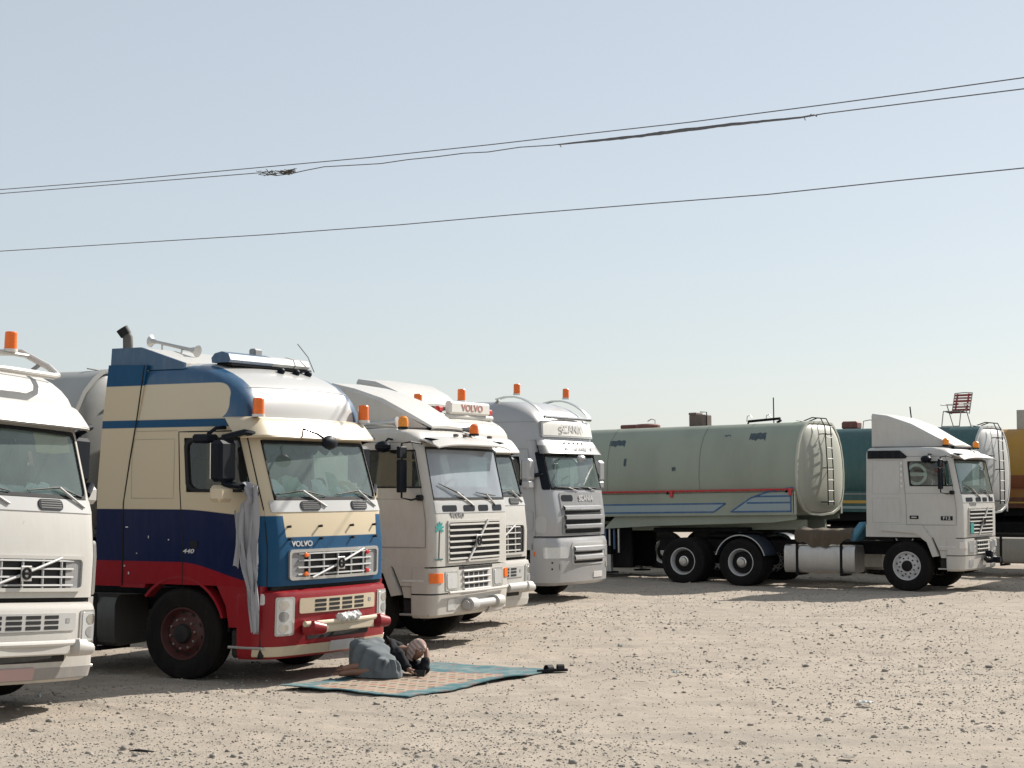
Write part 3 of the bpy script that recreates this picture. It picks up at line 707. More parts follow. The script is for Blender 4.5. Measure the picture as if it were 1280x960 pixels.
    if o.get('fmirror', True): q = MB(); q.tube([(1.06, -.42, 2.88), (1.32, -.42, 2.80), (1.42, -.36, 2.72)], .014, M['black'], 6); q.sphere((1.44, -.34, 2.70), .11, M['mirrorback'], 12, (.6, 1.3, .75)); q.build('front_mirror', root)
    interior(root, cab, 1.25, o.get('seatmat', M['darkint']), 1.98, 1.1)
    return cab, roof, bc

def fairing(root, mat, poly, v=1.2, name='side_fairing', w=.03):
    for sg in (-1, 1):
        f = MB(); f.prism(poly, sg * v, sg * (v - w), mat); f.build(name, root)

# ------------------------------------------------------------------ older square cab (two trucks)
def cab_truck_b(root, o):
    RR = -.87
    lv = [(1.12, 1.235, 1.215, RR, .13, .15, .03), (1.75, 1.235, 1.22, RR, .13, .15, .03), (1.97, 1.21, 1.22, RR, .13, .15, .04), (2.74, 1.06, 1.195, RR, .13, .15, .05), (2.86, 1.02, 1.185, RR, .14, .16, .06), (2.93, .95, 1.165, RR + .01, .18, .2, .06), (2.985, .80, 1.10, RR + .05, .2, .24, .06), (3.005, .5, .9, RR + .15, .2, .24, .06)]
    cab = Cab(lv, .05)
    dr, w0, w1 = cab.su(.0, 2.0), cab.su(.07, 2.4), cab.su(.97, 2.4)
    dr, w0, w1 = abs(dr), abs(w0), abs(w1); df = 2.0 - .02
    ss = slist((1.25, df, w1, w0, dr)); zs = zlist(1.12, 1.38, 1.5, 1.75, 1.97, 2.02, 2.18, 2.4, 2.6, 2.70, 2.74, 2.80, 2.86, 2.89, 2.93, 2.96, 2.985, 3.005)
    def route(t, z):
        a = abs(t)
        if a < 1.25 and 2.02 < z < 2.74: return None
        if w1 < a < w0 and 2.18 < z < 2.70: return None
        if df < a < dr and 1.38 < z < 2.80: return 'door' if t < 0 else 'door2'
        return 'body'
    mats = dict(body=o['body'], door=o['body'], door2=o['body'], liner=M['tanint'])
    d = cab.loft(ss, zs, route, mats, dict(door=.004, door2=.004), ('body', 'body'))
    if o.get('sleeper_panels', True):
        for sg in (-1, 1):
            for (z0, z1) in ((1.42, 1.93), (2.02, 2.72)):
                a = [(sg * cab.su(u, z, 1), z) for (u, z) in ((-.72, z0), (-.72, z1), (-.12, z1), (-.12, z0), (-.72, z0))]
                cab.seam(d['body'], a, M['lettergrey'], .006, .002, 4)
    cab_o = d['body'].build('cab', root, 30)
    cab.loft(ss, zs, lambda t, z: None if route(t, z) is None or z > 2.86 else 'liner', mats, dict(liner=-.05))['liner'].build('cab_lining', root)
    for key, sg in (('door', -1), ('door2', 1)):
        m = d[key]
        cab.seam(m, [(sg * dr, 1.38), (sg * dr, 2.80), (sg * df, 2.80), (sg * df, 1.38), (sg * dr, 1.38)], M['grey'], .012, .006)
        cab.seam(m, [(sg * dr, 2.03), (sg * df, 2.03)], M['lettergrey'], .008, .006)
        do = m.build('door', root, 30)
        h = MB(); t = sg * cab.su(.09, 1.53, 1); t2 = sg * cab.su(.28, 1.53, 1)
        cab.patch(h, min(t, t2), max(t, t2), 1.50, 1.57, M['black'], .01, .014, .02); cab.patch(h, min(t, t2) + .02, max(t, t2) - .02, 1.525, 1.545, M['plate'], .01, .018, .02); h.build('handle', do)
        g = MB(); cab.ring(g, sg * w1, sg * w0, 2.18, 2.70, .05, .022, M['black'], .010, .05); g.build('window_frame', do)
        w = MB(); cab.patch(w, sg * (w1 + .004), sg * (w0 - .004), 2.185, 2.695, M['sideglass'], .04, -.012, .004, sk=False); wo_ = w.build('window', do)
        if o.get('ring_decal') and sg < 0:
            q = MB(); T = frameT(cab.P(-w0 + .16 * (w0 - w1), 2.43, -.025), (1, 0, 0), (0, -1, 0))
            A = np.linspace(0, 2 * math.pi, 33)
            q.grid([[(r * math.cos(a), r * math.sin(a), .002) for a in A] for r in (.165, .225)], M['signwhite'], T); q.box((0, 0, .002), (.36, .07, .003), M['signwhite'], .001, T); q.build('window_decal', do); writing('VOLVO', 'lettering', .06, T @ Matrix.Translation((0, 0, .004)), M['grey'], do, .001, 1.3)
        if o.get('model'):
            pl = MB(); T = frameT(cab.P(sg * cab.su(.88, 1.52, 1), 1.52, .012), (-sg, 0, 0), (0, sg, 0)); pl.box((0, 0, 0), (.25, .085, .01), M['black'], .006, T); plo = pl.build('model_badge', do)
            writing(o['model'], 'lettering', .085, T @ Matrix.Translation((0, 0, .006)), M['plate'], do, .003, 1.3)
    f = MB(); cab.ring(f, -1.25, 1.25, 2.02, 2.74, .06, .03, M['black'], .010, .05); f.build('windscreen_frame', root)
    w = MB(); cab.patch(w, -1.245, 1.245, 2.025, 2.735, o.get('glass', M['glass']), .05, -.004, .004, 14, sk=False); w.build('windscreen', root)
    p = MB(); cab.patch(p, -1.25, 1.25, 1.84, 2.0, M['lgrey'], .03, .008, .02, 14)
    for (a, b) in ((-.95, -.55), (-.35, .0), (.12, .45), (.6, .95)): cab.patch(p, cab.sv(a, 1.9), cab.sv(b, 1.9), 1.86, 1.945, M['mirrorback'], .03, .013, .02, 5)
    p.build('scuttle_panel', root)
    wiper(root, cab, (-.05, 1.94), (-.52, 2.12), (-.30, 2.08), (-.95, 2.24), M['alu']); wiper(root, cab, (.72, 1.94), (.40, 2.09), (.78, 2.07), (.1, 2.12), M['alu'])
    # peaked visor
    vz = MB(); rows = []; n = 19
    for k in range(5):
        q = k / 4; rows.append([(1.02 + .30 * q - .07 * (abs(t) ** 3), 1.16 * t, 2.90 - .055 * q - .06 * q * q - .05 * abs(t) ** 4) for t in np.linspace(-1, 1, n)])
    lo = [[(p[0] - .004, p[1], p[2] - .018) for p in r] for r in rows]
    vz.grid(rows, o['visor']); vz.grid(lo, M['grey']); vz.grid([rows[-1], lo[-1]], o['visor'])
    for i in (0, -1): vz.grid([[r[i] for r in rows], [r[i] for r in lo]], o['visor'])
    for t in (-.95, .95): vz.prism([(1.0, 2.80), (1.0, 2.87), (1.22, 2.84)], 1.15 * t - .01, 1.15 * t + .01, M['mirrorback'])
    vz.build('sun_visor', root, 40)
    # grille
    g = MB(); t0, t1 = cab.sv(-.84, 1.45), cab.sv(.84, 1.45); gz0, gz1 = 1.16, 1.74
    cab.ring(g, t0, t1, gz0, gz1, .02, .03, o['grille_frame'], .02, .03); cab.patch(g, t0 + .02, t1 - .02, gz0 + .02, gz1 - .02, M['black'], .01, .003, .01)
    go = g.build('grille', root)
    for k in range(7):
        z = gz0 + .05 + (gz1 - gz0 - .08) * k / 6.4; b = MB(); ts = np.linspace(t0 + .03, t1 - .03, 12)
        b.grid([[cab.P(t, z - .012, .010) for t in ts], [cab.P(t, z - .006, .032) for t in ts], [cab.P(t, z + .012, .030) for t in ts], [cab.P(t, z + .018, .010) for t in ts]], o['slat']); b.build('slat', go)
    dg = MB(); dg.tube([cab.P(cab.sv(-.30, gz0 + .01), gz0 + .01, .042), cab.P(cab.sv(.34, gz1 - .01), gz1 - .01, .042)], .020, o['slat'], 6); dg.build('diagonal_bar', go)
    em = MB(); emblem(em, frameT(cab.P(0, 1.45, .06), (0, 1, 0), (1, 0, 0)), .07, M['alu']); em.build('emblem', go)
    writing('VOLVO', 'lettering', .11, frameT(cab.P(cab.sv(-.55, 1.805), 1.805, .005), (.04, 1, 0), (1, -.04, 0)), M['lettergrey'], root, .006, 1.05)
    # lower front
    bl = [(.43, 1.17, 1.17, .85, .14, .16, .03), (.47, 1.24, 1.21, .85, .14, .16, .04), (.74, 1.26, 1.22, .85, .14, .16, .04), (.76, 1.26, 1.22, .85, .14, .16, .04), (1.10, 1.245, 1.22, .85, .14, .16, .03)]
    bc = Cab(bl, .03)
    bm = bc.loft(slist(), zlist(.43, .45, .47, .6, .74, .76, .9, 1.10), lambda t, z: 'b' if z < .74 or z > .76 else 'g', dict(b=o['bumper'], g=M['black']), dict(g=-.004), ('b', 'b'))
    bo = bm['b'].build('bumper', root, 30); go2 = bm['g'].build('bumper_gap', bo)
    ms = MB(); bc.patch(ms, bc.sv(-.42, .9), bc.sv(.42, .9), .79, 1.05, M['lgrey'], .01, .006, .01, 10); mo = ms.build('lower_grille', root)
    for i in range(5):
        for j in range(3):
            q = MB(); bc.patch(q, bc.sv(-.38 + .155 * i, .9), bc.sv(-.26 + .155 * i, .9), .805 + .083 * j, .85 + .083 * j, M['black'], .006, .009, .01, 3); q.build('opening', mo)
    for z in (.785, .87, .95, 1.04):
        b2 = MB(); b2.tube([bc.P(bc.sv(v, z), z, .02) for v in np.linspace(-.42, .42, 7)], .014, o['slat'], 6); b2.build('grille_bar', mo)
    ug = MB(); bc.patch(ug, bc.sv(-.52, 1.07), bc.sv(.55, 1.07), 1.065, 1.10, M['black'], .005, .004, .01, 8); ug.build('grille_gap', root)
    for sg in (-1, 1):
        hl = MB(); a, b = sg * bc.sv(.56, .9), sg * bc.sv(.92, .9); bc.patch(hl, min(a, b), max(a, b), .79, 1.05, M['alu'], .02, .008, .02); ho = hl.build('headlight', root)
        l = MB(); a, b = sg * bc.sv(.60, .9), sg * bc.sv(.88, .9); bc.patch(l, min(a, b), max(a, b), .815, 1.02, M['lampglass'], .04, .016, .02); l.build('lens', ho)
        l = MB(); a, b = sg * bc.sv(.99, .95), sg * 1.75; bc.patch(l, min(a, b), max(a, b), .90, 1.03, M['amber'] if o.get('orange_ind', True) else M['clear'], .01, .014, .02); l.build('indicator', root)
        l = MB(); a, b = sg * bc.sv(.62, .6), sg * bc.sv(.84, .6); bc.patch(l, min(a, b), max(a, b), .52, .67, M['lampglass'], .02, .008, .02); l.build('fog_lamp', root)
    tb = MB()
    if o.get('hitch'):
        tb.box((1.36, .18, .66), (.12, .6, .08), M['mirrorback'], .02); tb.box((1.36, .12, .70), (.14, .14, .26), M['mirrorback'], .02); tb.cyl((1.36, .18, .64), (1.58, .18, .64), .06, M['mirrorback'], 12); tb.cyl((1.36, -.15, .66), (1.36, .52, .66), .05, M['black'], 10)
        tb.build('towing_hitch', root)
    else:
        tb.tube([bc.P(bc.sv(v, .585), .585, .07) for v in np.linspace(-.45, .75, 9)], .06, M['lgrey'], 12); tb.tube([bc.P(bc.sv(v, .76), .76, .05) for v in np.linspace(-.9, .95, 9)], .022, o['slat'], 8)
        for v in (-.30, .55): tb.lathe([(.05, -.11), (.09, -.10), (.098, 0), (.09, .10), (.05, .11)], M['lgrey'] if v < 0 else M['offwhite'], 16, 'Y', Matrix.Translation(tuple(bc.P(bc.sv(v, .585), .585, .08))))
        tb.build('bumper_bar', root)
        pl = MB(); bc.patch(pl, bc.sv(.42, .5), bc.sv(.92, .5), .44, .53, M['plate'], .01, .03, .02); pl.build('number_plate', root)
    for sg in (-1, 1):
        a = MB()
        a.prism([(-.50, 1.375), (-.55, 1.26), (.22, 1.20), (.46, 1.02), (.58, .72), (.70, .74), (.56, 1.10), (.36, 1.375)], sg * 1.0, sg * 1.262, o['body'])
        a.prism([(.40, 1.375), (.60, 1.08), (.70, .86), (1.06, .86), (1.06, 1.375)], sg * 1.05, sg * 1.212, o['body'])
        a.prism([(.70, .855), (1.05, .855), (1.05, .70), (.74, .70)], sg * 1.05, sg * 1.19, o['body']); a.prism([(-.87, 1.375), (-.87, 1.12), (-.6, 1.12), (-.5, 1.375)], sg * 1.0, sg * 1.216, o['body'])
        a.build('wheel_arch', root)
        s = MB(); s.box((.90, sg * 1.02, .575), (.40, .25, .22), M['black'], .02); s.box((.90, sg * 1.10, .475), (.46, .2, .03), M['alu'], .01); s.build('step', root); s = MB(); s.box((.88, sg * 1.215, .93), (.34, .02, .03), M['plate'], .006); s.build('step_trim', root)
        add_wheel(root, 0, sg * 1.05, 'f', 'grey', o.get('steer', 0))
        m = MB(); y = sg * 1.42; x = .82 if not o.get('mir_u') else o['mir_u']
        m.box((x, y, 2.34), (.05, .22, .44), M['mirrorback'], .02); m.box((x, y, 2.66), (.05, .22, .16), M['mirrorback'], .02)
        m.tube([(1.0, sg * 1.18, 2.78), (.95, y, 2.80), (x, y, 2.78), (x, y, 2.05), (.95, y - sg * .03, 2.02), (1.03, sg * 1.2, 2.06)], .014, M['black'], 6); m.box((1.0, sg * 1.24, 2.05), (.10, .08, .08), M['black'], .02)
        m.build('mirror', root)
    q = MB(); q.tube([(.55, -1.17, 2.84), (.55, -1.30, 2.85), (.52, -1.34, 2.80)], .014, M['black'], 6); q.sphere((.50, -1.36, 2.74), .10, M['mirrorback'], 10, (1.2, 1, .8)); q.build('kerb_mirror', root)
    inn = MB(); inn.box((.1, 0, 1.10), (1.5, 1.75, .04), M['dark'], .01); inn.box((.66, -.9, .8), (.03, .3, .4), M['dark'], .005); inn.build('wheel_housing', root)
    interior(root, cab, 1.3, o.get('seatmat', M['tanint']), 2.0, 1.05)
    return cab, bc
def roof_deflector(root, mat, prof, v0=1.02, v1=.62, name='roof_deflector'):
    """wedge: profile of (u, z) along the top edge, wider at the back"""
    b = MB(); n = len(prof); z0 = min(p[1] for p in prof) - .02
    L = []; 
    for i, (u, z) in enumerate(prof):
        q = i / (n - 1); w = v0 + (v1 - v0) * q
        L.append([(u, -w, z0), (u, -w, z - .05), (u, -w + .05, z), (u, 0, z + .02), (u, w - .05, z), (u, w, z - .05), (u, w, z0)])
    b.grid(L, mat); b.add(L[-1], [tuple(range(7))], mat)
    I = [[(p[0] + (.03 if k == 0 else 0), p[1] * .96, p[2] - .03) for p in r] for k, r in enumerate(L)]
    b.grid(I, M['grey'])
    b.grid([L[0], I[0]], mat)
    return b.build(name, root, 35)
# ------------------------------------------------------------------ tall rounded cab (silver truck)
def cab_truck_c(root, o):
    RR = -.9; B = o['body']
    lv = [(1.24, 1.36, 1.24, RR, .42, .30, .06), (1.6, 1.37, 1.25, RR, .42, .30, .06), (2.08, 1.30, 1.25, RR, .36, .28, .07), (2.80, 1.12, 1.235, RR, .30, .26, .08), (3.07, 1.08, 1.225, RR, .30, .26, .09)]
    cab = Cab(lv, .05); dr, w0, w1 = 2.50, 2.46, 2.10
    ss = slist((1.25, 1.9, w1, w0, dr)); zs = zlist(1.24, 1.4, 1.6, 1.8, 2.08, 2.12, 2.2, 2.4, 2.6, 2.76, 2.80, 2.9, 3.07)
    def route(t, z):
        a = abs(t)
        if a < 1.25 and 2.12 < z < 2.80: return None
        if w1 < a < w0 and 2.2 < z < 2.76: return None
        if 1.9 < a < dr and z < 2.9: return 'door' if t < 0 else 'door2'
        return 'body'
    mats = dict(body=B, door=B, door2=B, liner=M['darkint'])
    d = cab.loft(ss, zs, route, mats, dict(door=.004, door2=.004), ('body', None))
    d['body'].build('cab', root, 30)
    cab.loft(ss, zs, lambda t, z: None if route(t, z) is None else 'liner', mats, dict(liner=-.05))['liner'].build('cab_lining', root)
    for key, sg in (('door', -1), ('door2', 1)):
        m = d[key]; cab.seam(m, [(sg * dr, 1.24), (sg * dr, 2.9), (sg * 1.9, 2.9), (sg * 1.9, 1.24)], M['grey'], .014, .006)
        do = m.build('door', root, 30)
        g = MB(); cab.ring(g, sg * w1, sg * w0, 2.2, 2.76, .16, .03, M['black'], .012, .05); g.build('window_frame', do)
        w = MB(); cab.patch(w, sg * (w1 + .005), sg * (w0 - .005), 2.205, 2.755, M['sideglass'], .14, -.012, .004, sk=False); w.build('window', do)
    f = MB(); cab.ring(f, -1.25, 1.25, 2.12, 2.80, .08, .04, M['black'], .010, .05); f.build('windscreen_frame', root)
    w = MB(); cab.patch(w, -1.245, 1.245, 2.125, 2.795, M['glass'], .07, -.004, .004, 14, sk=False); w.build('windscreen', root)
    for sg in (-1, 1):      # dark corner pillar beside the glass
        p = MB(); cab.patch(p, min(sg * 1.27, sg * 1.62), max(sg * 1.27, sg * 1.62), 2.12, 2.84, M['mirrorback'], .03, .008, .02); p.build('corner_pillar', root)
        p = MB(); cab.patch(p, min(sg * 1.55, sg * 1.9), max(sg * 1.55, sg * 1.9), 1.30, 1.62, M['lgrey'], .08, .012, .02); p.build('corner_vent', root)
        p = MB(); cab.patch(p, min(sg * 1.98, sg * 2.2), max(sg * 1.98, sg * 2.2), 1.34, 1.72, B, .05, .02, .02); p.build('air_guide', root)
    rl = []
    for k in range(0, 11):
        h = k / 10; z = 3.07 + .76 * (1 - (1 - h) ** 1.5)
        q = (z - 3.07) / .76
        rl.append((z, 1.06 - .10 * q - .85 * max(0, q - .35) ** 2.2 * 1.6, 1.225 - .02 * q - .28 * q ** 8, RR + .06 * q ** 6, .22 + .2 * q, .20 + .12 * q, .09))
    roof = Cab(rl, .06)
    r = roof.loft(slist(), [l[0] for l in rl], lambda t, z: 'r', dict(r=B), None, (None, 'r'))['r']
    ro = r.build('roof', root, 40)
    sm = MB(); roof.seam(sm, [(-3, 3.42), (-2, 3.42), (-1.2, 3.42)], M['grey'], .01, .003); sm.build('roof_seam', ro)
    lb = MB(); roof.patch(lb, -1.15, 1.15, 3.13, 3.43, M['alu'], .04, .05, .06, 12); roof.patch(lb, -1.08, 1.08, 3.16, 3.41, M['signwhite'], .03, .056, .02, 12); lo = lb.build('light_box', root)
    writing('SCANIA', 'lettering', .22, frameT(roof.P(0, 3.29, .064), (0, 1, 0), (1, 0, .12)), M['plate'], lo, .003, 1.2)
    vz = MB(); rows = [[cab.P(t, z, .04 + .12 * (3.065 - z) / .28) for t in np.linspace(-1.5, 1.5, 23)] for z in (3.065, 3.0, 2.955)]
    vz.grid(rows, M['silver']); rows2 = [[cab.P(t, z, .04 + .12 * (3.065 - z) / .28) for t in np.linspace(-1.5, 1.5, 23)] for z in (2.955, 2.88, 2.78)]
    vz.grid(rows2, M['vis']); vz.grid([rows[0], [p - V(.1, 0, 0) for p in rows[0]]], M['silver']); vz.grid([rows2[-1], [p - V(.06, 0, 0) for p in rows2[-1]]], M['vis']); vz.grid([[p - V(.02, 0, 0) for p in q] for q in rows2], M['black'])
    vo = vz.build('sun_visor', root, 40)
    writing('SCANIA', 'lettering', .12, frameT(cab.P(.08, 2.875, .132), (0, 1, 0), (1, 0, .1)), M['plate'], vo, .004, 1.2)
    for v in (-.42, -.24, -.06, .12, .30): 
        q = MB(); q.box(cab.P(cab.sv(v, 3.01), 3.01, .07), (.012, .06, .05), M['grey'], .004); q.build('visor_mark', vo)
    for v in (-.46, .62):
        q = MB(); q.cyl(cab.P(cab.sv(v, 2.875), 2.875, .118), cab.P(cab.sv(v, 2.875), 2.875, .134), .05, M['plate'], 6); q.build('visor_emblem', vo)
    g = MB(); t0, t1 = cab.sv(-.86, 1.6), cab.sv(.86, 1.6)
    cab.patch(g, t0, t1, 1.27, 2.07, M['grey'], .06, .012, .03, 12); go = g.build('grille', root)
    for k in range(3):
        z = 1.37 + .175 * k; q = MB(); cab.patch(q, t0 + .1, t1 - .1, z - .08, z - .003, M['black'], .02, .016, .02, 10)
        ts = np.linspace(t0 + .08, t1 - .08, 12)
        q.grid([[cab.P(t, z, .014) for t in ts], [cab.P(t, z + .02, .06) for t in ts], [cab.P(t, z + .075, .055) for t in ts], [cab.P(t, z + .095, .012) for t in ts]], M['silver']); q.build('slat', go)
    writing('SCANIA', 'lettering', .15, frameT(cab.P(cab.sv(.10, 1.95), 1.95, .018), (0, 1, 0), (1, 0, .05)), M['plate'], root, .008, 1.15)
    q = MB(); cab.patch(q, cab.sv(-.83, 1.95), cab.sv(-.42, 1.95), 1.90, 2.02, M['mirrorback'], .06, .016, .02); q.build('wiper_recess', root)
    wiper(root, cab, (-.2, 2.09), (-.55, 2.16), (-.1, 2.15), (-.95, 2.17)); wiper(root, cab, (.6, 2.09), (.25, 2.16), (.75, 2.15), (-.0, 2.17))
    bl = [(.30, 1.32, 1.19, .82, .36, .28, .08), (.36, 1.41, 1.235, .82, .38, .28, .08), (.7, 1.43, 1.245, .82, .40, .30, .08), (1.10, 1.42, 1.245, .82, .42, .30, .07), (1.20, 1.38, 1.235, .82, .42, .30, .06), (1.225, 1.30, 1.2, .82, .36, .28, .06)]
    bc = Cab(bl, .03)
    bo = bc.loft(slist(), zlist(.30, .33, .36, .42, .55, .7, .9, 1.10, 1.16, 1.2, 1.225), lambda t, z: 'b', dict(b=B), None, ('b', 'b'))['b'].build('bumper', root, 30)
    lg = MB(); t0, t1 = bc.sv(-.62, .9), bc.sv(.80, .9); bc.patch(lg, t0, t1, .68, 1.12, M['lgrey'], .10, .012, .02, 10); lo = lg.build('lower_grille', root)
    for z in (.76, .93):
        q = MB(); bc.patch(q, t0 + .08, t1 - .08, z - .045, z, M['black'], .02, .016, .02); ts = np.linspace(t0 + .08, t1 - .08, 10)
        q.grid([[bc.P(t, z, .014) for t in ts], [bc.P(t, z + .03, .06) for t in ts], [bc.P(t, z + .09, .05) for t in ts], [bc.P(t, z + .11, .012) for t in ts]], M['silver']); q.build('slat', lo)
    for sg in (-1, 1):
        hl = MB(); a, b = sg * bc.sv(.72 if sg < 0 else .86, .9), sg * 1.75; bc.patch(hl, min(a, b), max(a, b), .82, 1.03, M['lampglass'], .04, .010, .02, 10); hl.build('headlight', root)
        l = MB(); a, b = sg * 2.02, sg * 2.25; bc.patch(l, min(a, b), max(a, b), .86, .95, M['amber'], .02, .016, .02); l.build('indicator', root)
        l = MB(); a, b = sg * .98, sg * 1.15; bc.patch(l, min(a, b), max(a, b), .60, .72, M['grey'], .05, .010, .02); l.build('fog_lamp', root)
        for (t, z) in ((1.45, .62), (1.45, .74)): 
            q = MB(); q.cyl(bc.P(sg * t, z, -.01), bc.P(sg * t, z, .006), .018, M['black'], 10); q.build('bolt_cap', bo)
        st = MB(); st.box((.72, sg * 1.12, .70), (.34, .2, .42), M['dark'], .03); so_ = st.build('step', root); st = MB(); st.box((.72, sg * 1.15, .45), (.40, .2, .10), B, .02); st.build('tread', so_)
        a = MB(); arch_band(a, .62, .69, 18, 160, sg * 1.0, sg * 1.262, B); a.prism([(.55, 1.245), (.66, .98), (.9, .98), (.9, 1.245)], sg * 1.05, sg * 1.245, B); a.build('wheel_arch', root)
        add_wheel(root, 0, sg * 1.05, 'f', 'grey')
        m = MB(); x, y = .92, sg * 1.50; m.box((x, y, 2.50), (.18, .26, .42), B, .06); m.box((x - .095, y, 2.50), (.012, .21, .36), M['chrome'], .004); m.box((x, y, 2.22), (.16, .26, .18), B, .05)
        m.tube([(1.05, sg * 1.18, 2.42), (x, y, 2.36)], .04, M['mirrorback'], 8); m.build('mirror', root)
    pl = MB(); bc.patch(pl, bc.sv(.28, .5), bc.sv(.72, .5), .42, .53, M['plate'], .01, .012, .02); pl.build('number_plate', root)
    q = MB(); q.tube([(1.12, -.40, 2.80), (1.42, -.36, 2.75)], .014, M['black'], 6); q.sphere((1.46, -.33, 2.73), .11, M['silver'], 10, (.6, 1.3, .6)); q.build('front_mirror', root)
    bar = MB()
    for v in (-.98, .98):
        bar.grid([[(x, v + dv, z + dz) for (dv, dz) in ((-.06, 0), (-.06, .03), (.06, .03), (.06, 0))] for (x, z) in ((-.05, 3.86), (.15, 3.90), (.35, 3.90), (.52, 3.86), (.68, 3.79), (.82, 3.70), (.93, 3.60), (1.0, 3.50))], M['chrome'], None, True); bar.tube([(.0, v, 3.86), (-.12, v, 3.76)], .03, M['chrome'], 8)
    bar.tube([(1.0, v, 3.52) for v in np.linspace(-.98, .98, 5)], .035, M['chrome'], 10); bar.build('roof_bar', root)
    beacon(root, (.40, -.98, 3.95)); beacon(root, (.45, .98, 3.95))
    inn = MB(); inn.box((.1, 0, 1.22), (1.5, 1.75, .04), M['dark'], .01); inn.build('wheel_housing', root)
    interior(root, cab, 1.4, M['darkint'], 2.08, 1.15)
    sh = MB()
    for (v, h) in ((-.2, .4), (.35, .5)): sh.box((.9, v, 2.35), (.02, .16, h), M['paper'], .004, Matrix.Translation((0, 0, .05)))
    sh.build('dashboard_paper', root)
    return cab

